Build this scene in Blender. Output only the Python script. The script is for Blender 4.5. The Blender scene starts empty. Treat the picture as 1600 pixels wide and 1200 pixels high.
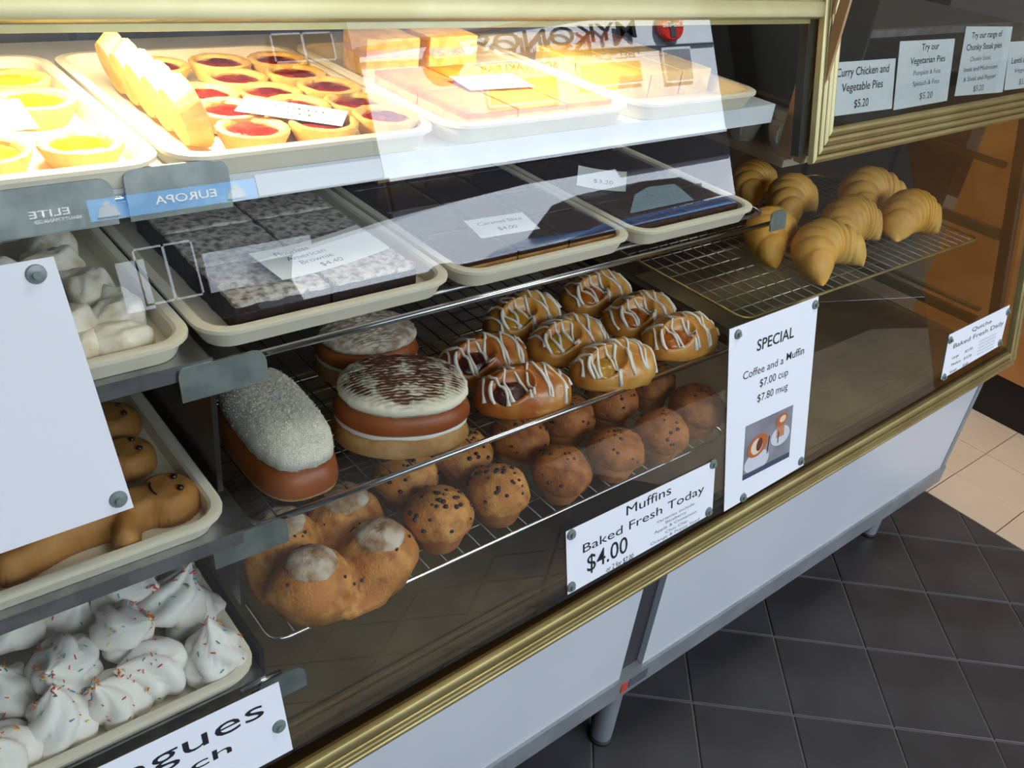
import bpy, bmesh, math, random
from mathutils import Vector, Matrix, noise
random.seed(7)
SC = bpy.context.scene
COL = SC.collection
PI = math.pi
sin, cos = math.sin, math.cos

# ------------------------------------------------------------------ camera, sky, light, exposure
cam_d = bpy.data.cameras.new('camera'); cam_d.sensor_width = 36; cam_d.lens = 31.187
cam = bpy.data.objects.new('camera', cam_d); COL.objects.link(cam)
cam.matrix_world = Matrix(((0.7748, 0.2597, -0.5764, 0), (-0.6219, 0.4773, -0.6209, 0), (0.1139, 0.8395, 0.5313, 1.5), (0, 0, 0, 1)))
SC.camera = cam
cam_d.clip_start = 0.02

W = bpy.data.worlds.new('sky'); SC.world = W; W.use_nodes = True
bg = W.node_tree.nodes['Background']; bg.inputs[0].default_value = (0.62, 0.78, 1.0, 1); bg.inputs[1].default_value = 2.6

def light(name, kind, loc, energy, color=(1, 1, 1), size=1, size_y=None, rot=None, target=None, parent=None):
    d = bpy.data.lights.new(name, kind); d.energy = energy; d.color = color
    if kind == 'AREA':
        d.size = size
        if size_y: d.shape = 'RECTANGLE'; d.size_y = size_y
    o = bpy.data.objects.new(name, d); COL.objects.link(o); o.location = loc
    if target is not None:
        o.rotation_euler = (Vector(target) - Vector(loc)).to_track_quat('-Z', 'Y').to_euler()
    if rot: o.rotation_euler = rot
    if parent: o.parent = parent
    return o
sun = light('sun', 'SUN', (6, 10, 20), 26, (0.98, 0.98, 1.0)); sun.rotation_euler = Vector((-0.25, -1.0, -0.95)).to_track_quat('-Z', 'Y').to_euler(); sun.data.angle = 0.02
light('window_daylight', 'AREA', (1.6, -3.3, 3.0), 95, (0.90, 0.95, 1.0), 5.0, 1.0, target=(1.2, 0.6, 0.7))
light('staff_side_fill', 'AREA', (1.9, 2.3, 3.3), 45, (1, .93, .84), 1.2, .6, target=(1.7, 1.6, 0))  # added fill lamp to brighten the cups behind the cakes; no fitting here
light('ceiling_fill', 'AREA', (1.5, 0.3, 3.3), 24, (1, 0.95, 0.88), 1.2, 0.6, target=(1.5, 0.6, 0))  # added lamp for overall room fill, not an actual ceiling fitting
SC.view_settings.view_transform = 'Standard'; SC.view_settings.look = 'None'
SC.view_settings.gamma = 1; SC.view_settings.use_curve_mapping = False
SC.view_settings.exposure = 0.0

# ------------------------------------------------------------------ materials
def lin(c):
    if isinstance(c, str):
        c = [int(c[i:i + 2], 16) / 255 for i in (0, 2, 4)]
    return tuple((x / 12.92 if x <= 0.04045 else ((x + 0.055) / 1.055) ** 2.4) for x in c[:3]) + (1,)
MATS = {}
def mat(name, c, rough=0.6, metal=0.0, c2=None, scale=30, lo=0.4, hi=0.6, bump=0.0, bscale=80, spec=0.5, coat=0, detail=4, sss=0, emit=None, estr=0, c3=None, scale3=8):
    if name in MATS: return MATS[name]
    m = bpy.data.materials.new(name); m.use_nodes = True; MATS[name] = m
    nt = m.node_tree; b = nt.nodes['Principled BSDF']
    b.inputs['Base Color'].default_value = lin(c); b.inputs['Roughness'].default_value = rough
    b.inputs['Metallic'].default_value = metal; b.inputs['Specular IOR Level'].default_value = spec
    if coat: b.inputs['Coat Weight'].default_value = coat; b.inputs['Coat Roughness'].default_value = 0.08
    if sss:
        b.inputs['Subsurface Weight'].default_value = sss; b.inputs['Subsurface Radius'].default_value = (0.01, 0.006, 0.003); b.inputs['Subsurface Scale'].default_value = 0.5
    if emit: b.inputs['Emission Color'].default_value = lin(emit); b.inputs['Emission Strength'].default_value = estr
    tc = nt.nodes.new('ShaderNodeTexCoord')
    if c2:
        n = nt.nodes.new('ShaderNodeTexNoise'); n.inputs['Scale'].default_value = scale; n.inputs['Detail'].default_value = detail
        nt.links.new(tc.outputs['Object'], n.inputs['Vector'])
        r = nt.nodes.new('ShaderNodeMapRange'); r.inputs[1].default_value = lo; r.inputs[2].default_value = hi
        nt.links.new(n.outputs[0], r.inputs[0])
        x = nt.nodes.new('ShaderNodeMix'); x.data_type = 'RGBA'
        x.inputs[6].default_value = lin(c); x.inputs[7].default_value = lin(c2)
        nt.links.new(r.outputs[0], x.inputs[0]); out = x.outputs[2]
        if c3:
            n3 = nt.nodes.new('ShaderNodeTexNoise'); n3.inputs['Scale'].default_value = scale3; n3.inputs['Detail'].default_value = 2
            nt.links.new(tc.outputs['Object'], n3.inputs['Vector'])
            r3 = nt.nodes.new('ShaderNodeMapRange'); r3.inputs[1].default_value = 0.45; r3.inputs[2].default_value = 0.65
            nt.links.new(n3.outputs[0], r3.inputs[0])
            x3 = nt.nodes.new('ShaderNodeMix'); x3.data_type = 'RGBA'; x3.inputs[7].default_value = lin(c3)
            nt.links.new(r3.outputs[0], x3.inputs[0]); nt.links.new(out, x3.inputs[6]); out = x3.outputs[2]
        nt.links.new(out, b.inputs['Base Color'])
    if bump:
        n2 = nt.nodes.new('ShaderNodeTexNoise'); n2.inputs['Scale'].default_value = bscale; n2.inputs['Detail'].default_value = 6
        nt.links.new(tc.outputs['Object'], n2.inputs['Vector'])
        bp = nt.nodes.new('ShaderNodeBump'); bp.inputs['Strength'].default_value = bump; bp.inputs['Distance'].default_value = 0.002
        nt.links.new(n2.outputs[0], bp.inputs['Height']); nt.links.new(bp.outputs[0], b.inputs['Normal'])
    return m
def glass_mat(name, tint=(1, 1, 1), f0=0.045):
    m = bpy.data.materials.new(name); m.use_nodes = True; nt = m.node_tree
    for n in list(nt.nodes): nt.nodes.remove(n)
    out = nt.nodes.new('ShaderNodeOutputMaterial'); mx = nt.nodes.new('ShaderNodeMixShader')
    tr = nt.nodes.new('ShaderNodeBsdfTransparent'); tr.inputs[0].default_value = (*tint, 1)
    gl = nt.nodes.new('ShaderNodeBsdfGlossy'); gl.inputs['Roughness'].default_value = 0.0
    lw = nt.nodes.new('ShaderNodeLayerWeight'); lw.inputs['Blend'].default_value = 0.5      # facing = 1 - |cos|
    p = nt.nodes.new('ShaderNodeMath'); p.operation = 'POWER'; p.inputs[1].default_value = 5
    ma = nt.nodes.new('ShaderNodeMath'); ma.operation = 'MULTIPLY_ADD'; ma.inputs[1].default_value = 1 - f0; ma.inputs[2].default_value = f0
    nt.links.new(lw.outputs['Facing'], p.inputs[0]); nt.links.new(p.outputs[0], ma.inputs[0])
    nt.links.new(ma.outputs[0], mx.inputs[0]); nt.links.new(tr.outputs[0], mx.inputs[1]); nt.links.new(gl.outputs[0], mx.inputs[2])
    nt.links.new(mx.outputs[0], out.inputs[0])
    return m
G_CLEAR = glass_mat('display_glass', (0.97, 0.985, 0.975), 0.055)
G_END = glass_mat('end_glass', (0.86, 0.86, 0.82), 0.03)
m_gold = mat('brass_anodised', 'a99b68', 0.42, .75, c2='9c8c5a', scale=9, bump=0.03, bscale=200)
m_cream_gold = mat('champagne_anodised', 'c9c192', 0.42, 0.45, c2='beb583', scale=9)
m_steel = mat('brushed_steel', 'b4b6b8', 0.34, 1.0, c2='9c9ea0', scale=40)
m_chrome = mat('polished_rod', 'd6d8da', 0.16, 1.0)
m_wire = mat('rack_wire', 'a39f94', 0.3, 1.0)
m_wire_dark = mat('dark_rack_wire', '4a4640', 0.4, 0.9)
m_alu = mat('aluminium_channel', 'a8acb0', 0.45, 0.5, c2='989ca0', scale=14)
m_lam = mat('white_laminate', 'd3d6da', 0.28, c2='cdd1d6', scale=3)
m_darkstrip = mat('dark_grey_strip', '3b3b3e', 0.5)
m_floorcase = mat('smoky_metal_floor', '8a7754', 0.36, 0.2, c2='6e5d42', scale=6, bump=0.05, bscale=50)
m_brownpanel = mat('dark_brown_laminate', '33251c', 0.35, c2='281b14', scale=5)
m_dark = mat('near_black', '16130f', 0.6)
m_wood = mat('orange_wood_veneer', 'bb8044', 0.45, c2='a86c32', scale=7, detail=8)
m_tray = mat('cream_melamine', 'e9e0c8', 0.32, sss=0, spec=0.5)
m_paper = mat('white_paper', 'e8ecf2', 0.75)
m_card = mat('price_card', 'efeee8', 0.7)
m_ink = mat('black_ink', '15161c', 0.7)
m_inkgrey = mat('grey_ink', '6d727a', 0.7)
m_pin = mat('sucker_rubber', '6f7c78', 0.3, spec=0.6)
m_tile = mat('charcoal_tile', '353334', 0.42, c2='4b4a4b', scale=5, lo=0.35, hi=0.75, bump=0.15, bscale=60, detail=6)
m_grout = mat('grout_grey', '6a6663', 0.9)
m_ctile = mat('cream_tile', 'd3bda4', 0.38, c2='cbb398', scale=4, lo=.3, hi=.7)
m_cgrout = mat('brown_grout', '5a3f2e', 0.9)
m_wall = mat('painted_wall', '8a8378', 0.8)
m_darkwall = mat('dark_wall', '3a2618', 0.6, c2='2e1d12', scale=3)
m_ceil = mat('ceiling_paint', 'c8c6c0', 0.85)

# ------------------------------------------------------------------ mesh builder
class MB:
    def __init__(s): s.v = []; s.f = []; s.mi = []
    def add(s, vs, fs, mi=0):
        o = len(s.v); s.v += [Vector(v) for v in vs]; s.f += [tuple(i + o for i in f) for f in fs]; s.mi += [mi] * len(fs); return s
    def box(s, x0, x1, y0, y1, z0, z1, mi=0):
        return s.add([(x0, y0, z0), (x1, y0, z0), (x1, y1, z0), (x0, y1, z0), (x0, y0, z1), (x1, y0, z1), (x1, y1, z1), (x0, y1, z1)],
                     [(0, 3, 2, 1), (4, 5, 6, 7), (0, 1, 5, 4), (1, 2, 6, 5), (2, 3, 7, 6), (3, 0, 4, 7)], mi)
    def hexa(s, a, b, mi=0):      # a, b: two quads of corners
        return s.add(list(a) + list(b), [(0, 3, 2, 1), (4, 5, 6, 7), (0, 1, 5, 4), (1, 2, 6, 5), (2, 3, 7, 6), (3, 0, 4, 7)], mi)
    def loft(s, rings, cap0=True, cap1=True, closed=True, mi=0):
        o = len(s.v); n = len(rings[0]); vs = [p for r in rings for p in r]; fs = []
        for i in range(len(rings) - 1):
            for j in range(n if closed else n - 1):
                k = (j + 1) % n
                fs.append((i * n + j, i * n + k, (i + 1) * n + k, (i + 1) * n + j))
        if cap0: fs.append(tuple(range(n - 1, -1, -1)))
        if cap1: fs.append(tuple((len(rings) - 1) * n + j for j in range(n)))
        return s.add(vs, fs, mi)
    def tube(s, pts, r, n=6, mi=0, caps=True):
        pts = [Vector(p) for p in pts]; rings = []
        up = None
        for i, p in enumerate(pts):
            t = (pts[min(i + 1, len(pts) - 1)] - pts[max(i - 1, 0)]).normalized()
            if up is None:
                up = Vector((0, 0, 1)) if abs(t.z) < 0.9 else Vector((1, 0, 0))
            a = t.cross(up)
            if a.length < 1e-6: a = t.cross(Vector((0, 1, 0)))
            a.normalize(); b = a.cross(t); up = b
            rr = r[i] if isinstance(r, (list, tuple)) else r
            rings.append([p + a * (rr * cos(2 * PI * k / n)) + b * (rr * sin(2 * PI * k / n)) for k in range(n)])
        return s.loft(rings, caps, caps, True, mi)
    def lathe(s, prof, n=24, c=(0, 0, 0), mi=0, fn=None, cap=True):
        rings = []
        for (r, z) in prof:
            ring = []
            for k in range(n):
                a = 2 * PI * k / n; rr = r
                zz = z
                if fn: rr, zz = fn(r, z, a)
                ring.append((c[0] + rr * cos(a), c[1] + rr * sin(a), c[2] + zz))
            rings.append(ring)
        return s.loft(rings, cap, cap, True, mi)
    def ball(s, c, r, n=8, m=6, sc=(1, 1, 1), rot=None, mi=0):
        rings = []
        for i in range(m + 1):
            ph = -PI / 2 + PI * i / m
            ring = []
            for k in range(n):
                a = 2 * PI * k / n
                p = Vector((r * sc[0] * max(cos(ph), .02) * cos(a), r * sc[1] * max(cos(ph), .02) * sin(a), r * sc[2] * sin(ph)))
                if rot: p = rot @ p
                ring.append(Vector(c) + p)
            rings.append(ring)
        return s.loft(rings, True, True, True, mi)
    def xf(s, M):
        s.v = [M @ v for v in s.v]; return s
    def build(s, name, mats, parent=None, world=False, smooth=False, kind=None, label=None, sharp=None):
        me = bpy.data.meshes.new(name)
        vs = s.v
        if parent is not None and world:
            inv = parent.matrix_basis.inverted() if parent.parent is None else (parent.parent.matrix_basis @ parent.matrix_basis).inverted()
            vs = [inv @ v for v in vs]
        me.from_pydata([tuple(v) for v in vs], [], s.f); me.update()
        if not isinstance(mats, (list, tuple)): mats = [mats]
        for m in mats: me.materials.append(m)
        for p, i in zip(me.polygons, s.mi): p.material_index = i; p.use_smooth = smooth
        bm = bmesh.new(); bm.from_mesh(me); bmesh.ops.recalc_face_normals(bm, faces=bm.faces); bm.to_mesh(me); bm.free()
        if smooth and sharp:
            try: me.set_sharp_from_angle(angle=math.radians(sharp))
            except Exception: pass
        o = bpy.data.objects.new(name, me); COL.objects.link(o)
        if parent: o.parent = parent
        if kind: o['kind'] = kind
        if label: o['label'] = label
        return o

def tag(o, label, cat, group=None):
    o['label'] = label; o['category'] = cat
    if group: o['group'] = group
    return o
def thing(name, label, cat, loc=(0, 0, 0), rz=0, group=None, rot=None, mtx=None):
    o = bpy.data.objects.new(name, None); COL.objects.link(o); o.empty_display_size = 0.02
    if mtx is not None: o.matrix_basis = mtx
    else:
        o.location = loc; o.rotation_euler = rot if rot else (0, 0, rz)
    return tag(o, label, cat, group)
def dup(src, loc=None, rot=None, scale=None, label=None, group=None):
    r = src.copy(); COL.objects.link(r)
    if loc is not None: r.location = loc
    if rot is not None: r.rotation_euler = rot
    if scale is not None: r.scale = scale if isinstance(scale, (tuple, list)) else (scale,) * 3
    if label: r['label'] = label
    if group: r['group'] = group
    for ch in CH(src):
        c = ch.copy(); COL.objects.link(c); c.parent = r
        for g in CH(ch):
            d = g.copy(); COL.objects.link(d); d.parent = c
    return r
def CH(o): return [c for c in bpy.data.objects if c.parent == o]
def place(o, loc, rot=(0, 0, 0), scale=1):
    o.location = loc; o.rotation_euler = rot; o.scale = (scale,) * 3 if not isinstance(scale, (tuple, list)) else scale

# sloped glass plane: u runs along X, v up the glass, w outwards (towards the customer)
TH = 0.2435
GO = Vector((0, 0.60, 0.57)); GU = Vector((1, 0, 0)); GV = Vector((0, sin(TH), cos(TH))); GW = Vector((0, -cos(TH), sin(TH)))
def gp(u, v, w=0.0): return GO + GU * u + GV * v + GW * w
def gmtx(u, v, w=0.0):
    p = gp(u, v, w)
    return Matrix(((GU.x, GV.x, GW.x, p.x), (GU.y, GV.y, GW.y, p.y), (GU.z, GV.z, GW.z, p.z), (0, 0, 0, 1)))

# ------------------------------------------------------------------ lettering
def text_mesh(s, bold=0.0, shear=0.0):
    cu = bpy.data.curves.new('txt', 'FONT'); cu.body = s; cu.size = 1; cu.resolution_u = 3; cu.offset = bold; cu.shear = shear
    o = bpy.data.objects.new('txt', cu); COL.objects.link(o)
    dg = bpy.context.evaluated_depsgraph_get(); dg.update()
    me = bpy.data.meshes.new_from_object(o.evaluated_get(dg))
    bpy.data.objects.remove(o); bpy.data.curves.remove(cu)
    return me
def text(s, x0, x1, v, cap, m, parent, w=0.0006, bold=0.0, shear=0.0, mtx=None, skew=0.0, name='lettering'):
    me = text_mesh(s, bold, shear)
    xs = [q.co.x for q in me.vertices]
    if not xs: return None
    a, b = min(xs), max(xs); sx = (x1 - x0) / (b - a); sy = cap / 0.72
    for q in me.vertices:
        x = x0 + (q.co.x - a) * sx; y = v + q.co.y * sy + skew * (x - x0)
        q.co = (mtx @ Vector((x, y, w))) if mtx is not None else Vector((x, y, w))
    me.materials.clear(); me.materials.append(m)
    o = bpy.data.objects.new(name, me); COL.objects.link(o); o.parent = parent
    return o
def scribble(x0, x1, v, h, m, parent, w=0.0006, n=14):
    b = MB(); x = x0
    random.seed(int((x0 + v) * 9999) & 0xffff)
    while x < x1:
        l = random.uniform(.5, 1.2) * (x1 - x0) / n
        hh = random.uniform(.5, 1) * h
        b.add([(x, v, w), (x + l * .25, v, w), (x + l * .25, v + hh, w), (x, v + hh, w)], [(0, 1, 2, 3)])
        b.add([(x, v + hh * .8, w), (x + l * .6, v + hh * .8, w), (x + l * .6, v + hh, w), (x, v + hh, w)], [(0, 1, 2, 3)])
        x += l
    return b.build('lettering', m, parent)

# ================================================================== THE SETTING
def struct(b, name, m, smooth=False): return b.build(name, m, kind='structure', smooth=smooth)
fl = struct(MB().box(-4, 2.345, -3.0, 3.2, -0.06, -0.003), 'floor', m_grout)
fl2 = struct(MB().box(2.345, 6.2, -3.0, 3.2, -0.06, -0.003), 'floor', m_cgrout)
# charcoal tiles laid on the diagonal (pitch 0.2132 m)
E1 = Vector((.158, -.143, 0)).normalized(); E2 = Vector((.143, .158, 0)).normalized(); PT = .2135
tme = {}
def tile_obj(mesh, name, loc, parent):
    o = bpy.data.objects.new(name, mesh); COL.objects.link(o); o.location = loc; o.parent = parent; return o
hh = PT / 2 - .0022
def quad_tile(e1, e2, h, m, nm):
    b = MB(); c = []
    for z, k in ((-.02, 1), (-.0012, 1), (0.0, .985)):
        c.append([e1 * (sx * h * k) + e2 * (sy * h * k) + Vector((0, 0, z)) for sx, sy in ((-1, -1), (1, -1), (1, 1), (-1, 1))])
    b.loft(c); me = bpy.data.meshes.new(nm); me.from_pydata([tuple(v) for v in b.v], [], b.f); me.materials.append(m); me.update(); return me
dk = quad_tile(E1, E2, hh, m_tile, 'tile')
org = Vector((1.187, .599, 0))
def clipped(center, xmax):
    bm = bmesh.new(); bm.from_mesh(dk)
    bmesh.ops.bisect_plane(bm, geom=bm.verts[:] + bm.edges[:] + bm.faces[:], plane_co=(xmax - center.x, 0, 0), plane_no=(1, 0, 0), clear_outer=True)
    bmesh.ops.holes_fill(bm, edges=bm.edges)
    me = bpy.data.meshes.new('tile'); bm.to_mesh(me); bm.free(); me.materials.append(m_tile); return me
cells = []
for i in range(-16, 18):
    for j in range(-16, 18):
        c = org + E1 * (PT * (i + .5)) + E2 * (PT * (j + .5))
        if c.x < -1.2 or c.x > 2.5 or c.y < -1.0 or c.y > 1.75: continue
        cells.append(c)
cells.sort(key=lambda c: (c - Vector((1.7, .45, 0))).length)
rest = MB()
for k, c in enumerate(cells):
    if c.x + .16 > 2.343:
        if c.x - .16 > 2.343: continue
        me = clipped(c, 2.343)
        if len(me.vertices) < 4: continue
    else: me = dk
    if k < 280: tile_obj(me, 'tile', c, fl)
ck = quad_tile(Vector((1, 0, 0)), Vector((0, 1, 0)), .1005 - .0016, m_ctile, 'tile')
def rect_tile(x0, x1, y0, y1): return MB().box(x0, x1, y0, y1, -.02, 0).build('tile', m_ctile, fl2)
for j in range(-10, 11):
    yc = .703 - .1035 + .207 * j
    rect_tile(2.347, 2.512, yc - .102, yc + .102)
    for i in range(0, 13):
        o = tile_obj(ck, 'tile', (2.6135 + .2015 * i, yc, 0), fl2); o.scale = (1, 1.035, 1)
struct(MB().box(-4, 6.2, 3.0, 3.15, 0, 3.6), 'wall_back', m_darkwall)
struct(MB().box(-4.1, -4, -3.1, 3.15, 0, 3.6), 'wall_left', m_wall)
struct(MB().box(6.2, 6.3, -3.1, 3.15, 0, 3.6), 'wall_right', m_wall)
struct(MB().box(-4.1, 6.3, -3.1, 3.15, 3.6, 3.7), 'ceiling', m_ceil)
struct(MB().box(-4, 6.2, -3.1, -3.0, 0, .90).box(-4, 6.2, -3.1, -3.0, 3.4, 3.6).box(-4, -2.2, -3.1, -3.0, .90, 3.4), 'wall_front', m_darkwall)
struct(MB().box(5.93, 6.2, -3.1, -2.95, .80, 3.4), 'trim_1', mat('dark_timber_post', '4a3020', .5, c2='382316', scale=12))
# timber counter beyond the right end of the case
cnt = thing('counter', 'orange wood veneer counter beyond the right end of the display case', 'counter', (2.95, .9, 0))
MB().box(2.9, 3.6, .0, 1.16, .17, 1.25).build('body', m_wood, cnt, world=True)
MB().box(2.94, 3.6, .0, 1.13, 0, .17).build('plinth', m_dark, cnt, world=True)
MB().box(2.86, 3.64, -.02, 1.19, 1.25, 1.29).build('worktop', m_brownpanel, cnt, world=True)
# dark cupboard behind the case
cup = thing('back_bench', 'dark brown timber bench running behind the display case', 'bench', (1.8, 1.9, 0))
b = MB().box(-1.0, 4.2, 1.75, 2.3, .1, .92); b.build('body', m_brownpanel, cup, world=True)
MB().box(-1.0, 4.2, 1.7, 2.32, .92, .95).build('worktop', m_brownpanel, cup, world=True)
for i in range(8):
    d = MB().box(-.96 + .65 * i, -.35 + .65 * i, 1.735, 1.752, .14, .89).build('door', m_brownpanel, cup, world=True)

# ================================================================== DISPLAY CASE
def sl(X): return .030 * (X - 1.0)
XL, XR = -.75, 2.125
case = thing('display_case', 'long brass trimmed bakery display case with sloping glass front and white panels', 'display case', (.9, .95, 0))
def ridged(bld, a, b_, wdir, out, w, t, s0=0, s1=0, n=4, ws=None):
    """bar from a to b_; section spans w along wdir and t along out, with n rounded ridges; s0/s1 mitre shear"""
    ax = (b_ - a).normalized()
    prof = [(0, 0)]
    for i in range(n):
        u0 = w * (sum(ws[:i]) if ws else i / n); du = w * (ws[i] if ws else 1 / n)
        k = (.62 + .38 * (1 - abs((i + .5) / n - .5) * 1.2)) if not ws else (.75, .85, .95, 1.0)[i]
        for q, h in ((.04, .45), (.10, .84), (.3, 1.0), (.7, 1.0), (.90, .84), (.96, .45)):
            prof.append((u0 + du * q, t * h * k))
    prof.append((w, 0))
    r0 = [a + wdir * u + out * h + ax * (s0 * u) for u, h in prof]
    r1 = [b_ + wdir * u + out * h + ax * (s1 * u) for u, h in prof]
    bld.loft([r0, r1]); return bld
# bottom rail
def rail_pt(X, v, w=0): return gp(X, v + sl(X), w)
b = MB()
ridged(b, rail_pt(XL, -.052, .0), rail_pt(XR + .022, -.052, .0), GV, GW, .042, .011, n=4, ws=(.20, .20, .20, .40))
b.build('bottom_rail', m_gold, case, world=True, smooth=True, sharp=40)
b = MB().hexa([rail_pt(XL, -.012, .002), rail_pt(XR, -.012, .002), rail_pt(XR, -.012, -.02), rail_pt(XL, -.012, -.02)],
              [rail_pt(XL, -.005, .002), rail_pt(XR, -.005, .002), rail_pt(XR, -.005, -.02), rail_pt(XL, -.005, -.02)])
b.build('glazing_channel', mat('dark_bronze', '5d4a2c', .4, .9), case, world=True)
# front glass
b = MB().hexa([gp(XL, -.03, 0), gp(XR, 0.02, 0), gp(XR, 0.02, -.0015), gp(XL, -.03, -.0015)], [gp(XL, .815, 0), gp(XR, .775, 0), gp(XR, .775, -.0015), gp(XL, .815, -.0015)])
b.build('front_glass', G_CLEAR, case, world=True)
# top rail of the left bay
b = MB(); ridged(b, gp(XL, .797, .002), gp(1.235, .762, .002), GV, GW, .075, .009, s1=.85, n=3)
b.build('top_rail', m_cream_gold, case, world=True, smooth=True, sharp=40)
MB().hexa([gp(XL, .790, -.002), gp(1.22, .756, -.002), gp(1.22, .756, -.006), gp(XL, .790, -.006)], [gp(XL, .801, -.002), gp(1.22, .767, -.002), gp(1.22, .767, -.006), gp(XL, .801, -.006)]).build('top_seal', m_gold, case, world=True)
# right post on glass slope
b = MB(); ridged(b, gp(2.150, .0, -.002), gp(2.150, .80, -.002), -GU, GW, .038, .016, n=2)
b.build('end_post', m_gold, case, world=True, smooth=True, sharp=40)
# dark inner upright where the pie section begins
MB().hexa([gp(1.222, .566, -.006), gp(1.238, .566, -.006), gp(1.238, .566, -.02), gp(1.222, .566, -.02)], [gp(1.222, .79, -.006), gp(1.238, .79, -.006), gp(1.238, .79, -.02), gp(1.222, .79, -.02)]).build('upright', m_dark, case, world=True)
# case floor
zf = .545
b = MB().hexa([(XL, .603, zf + sl(XL) - .01), (XR, .603, zf + sl(XR) - .01), (XR, .603, zf + sl(XR)), (XL, .603, zf + sl(XL))],
              [(XL, 1.36, zf + sl(XL) - .01), (XR, 1.36, zf + sl(XR) - .01), (XR, 1.36, zf + sl(XR)), (XL, 1.36, zf + sl(XL))])
b.build('base_deck', m_floorcase, case, world=True)
b = MB()
for y0, y1, h in ((.640, .646, .004), (.655, .659, .004), (.612, .630, .002)):
    b.hexa([(XL, y0, zf + sl(XL)), (XR, y0, zf + sl(XR)), (XR, y0, zf + sl(XR) + h), (XL, y0, zf + sl(XL) + h)],
           [(XL, y1, zf + sl(XL)), (XR, y1, zf + sl(XR)), (XR, y1, zf + sl(XR) + h), (XL, y1, zf + sl(XL) + h)])
b.build('rail_glare_strips', mat('dull_brass', '8a7a52', .45, .6), case, world=True)  # raised strips stand in for the reflected light band along the rail
# carcass sides below the deck
def panel(x0, x1, y, zt, zb, m, nm, lab=None):
    return MB().hexa([(x0, y, zb + .024 * (x0 - .9)), (x1, y, zb + .024 * (x1 - .9)), (x1, y, zt + sl(x1)), (x0, y, zt + sl(x0))],
                     [(x0, y + .016, zb + .024 * (x0 - .9)), (x1, y + .016, zb + .024 * (x1 - .9)), (x1, y + .016, zt + sl(x1)), (x0, y + .016, zt + sl(x0))]).build(nm, m, case, world=True, label=lab)
panel(XL, .914, .606, .53, .250, m_lam, 'front_panel')
panel(.972, 2.035, .606, .53, .250, m_lam, 'front_panel')
panel(.90, .985, .618, .53, .250, m_darkstrip, 'joint_strip', 'dark grey strip between the white panels')
panel(XL, 2.055, .630, .53, .250, m_alu, 'carcass_front')
b = MB().hexa([(XL, .600, .205 + .024 * (XL - .9)), (2.055, .600, .205 + .024 * 1.155), (2.055, .600, .252 + .024 * 1.155), (XL, .600, .252 + .024 * (XL - .9))],
              [(XL, 1.34, .205 + .024 * (XL - .9)), (2.055, 1.34, .205 + .024 * 1.155), (2.055, 1.34, .252 + .024 * 1.155), (XL, 1.34, .252 + .024 * (XL - .9))])
b.build('base_channel', m_alu, case, world=True)
MB().hexa([(2.035, .604, .27), (2.055, .604, .27), (2.055, .604, .55), (2.035, .604, .55)], [(2.035, 1.34, .27), (2.055, 1.34, .27), (2.055, 1.34, .55), (2.035, 1.34, .55)]).build('end_panel', m_alu, case, world=True)
for lx, ly in ((.968, .65), (2.02, .70), (-.35, .65), (.968, 1.28), (2.02, 1.28)):
    zt = .21 + .024 * (lx - .9)
    lg = MB().lathe([(.0, .006), (.021, .006), (.0215, .03), (.0215, zt), (0, zt)], 20, (lx, ly, 0)).build('leg', m_alu, case, world=True, smooth=True, sharp=40)
    MB().lathe([(.0, 0), (.025, 0), (.025, .006), (.021, .009), (0, .009)], 20, (lx, ly, 0)).build('rubber_foot', m_dark, lg, world=True)
MB().box(.918, .934, .5985, .600, .218, .240).build('red_sticker', mat('red_sticker', 'c8442e', .6), case, world=True)
MB().box(.938, .985, .5985, .600, .219, .243).build('rating_plate', mat('rating_plate', '6e747c', .5, .5), case, world=True)
# back doors, end panel of glass
MB().box(XL, .35, 1.345, 1.36, zf, 1.385).build('back_door', mat('case_back', '4a463f', .35, c2='3a362f', scale=4), case, world=True)
MB().box(.36, 1.30, 1.345, 1.36, zf, 1.385).build('back_door', MATS['case_back'], case, world=True)
MB().box(1.30, 2.10, 1.345, 1.36, zf, .96).build('back_door', m_brownpanel, case, world=True)
def zg(y): return .57 + (y - .60) / math.tan(TH)
b = MB(); ys = [.612, .68, .74, .80]; o_ = [(2.098, y, z) for y, z in ((.615, .585), (1.35, .585), (1.35, 1.13), (.748, 1.13))]
b.loft([o_, [(x + .004, y, z) for x, y, z in o_]]); b.build('end_glass', G_END, case, world=True)
for (y0, y1, z, h) in ((.765, 1.05, .985, .012), (.715, .86, .835, .022), (.69, 1.30, .63, .02), (.69, 1.30, .665, .006)):
    MB().box(2.080, 2.096, y0, y1, z, z + h).build('end_rail', mat('dull_brass', '8a7a52', .45, .6), case, world=True)
for y in (.70, .86, 1.33):
    pass
MB().hexa([(2.078, .625, .6), (2.10, .625, .6), (2.10, .648, .6), (2.078, .648, .6)], [(2.078, .750, 1.10), (2.10, .750, 1.10), (2.10, .775, 1.10), (2.078, .775, 1.10)]).build('end_stile', mat('bronze_stile', '6e6250', .35, .8), case, world=True)
# roof with lamp fitting
MB().box(XL, 1.28, .815, 1.36, 1.385, 1.397).build('roof', m_steel, case, world=True)
MB().box(1.42, XR, .765, 1.36, 1.128, 1.134).build('pie_floor', m_brownpanel, case, world=True)
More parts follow.
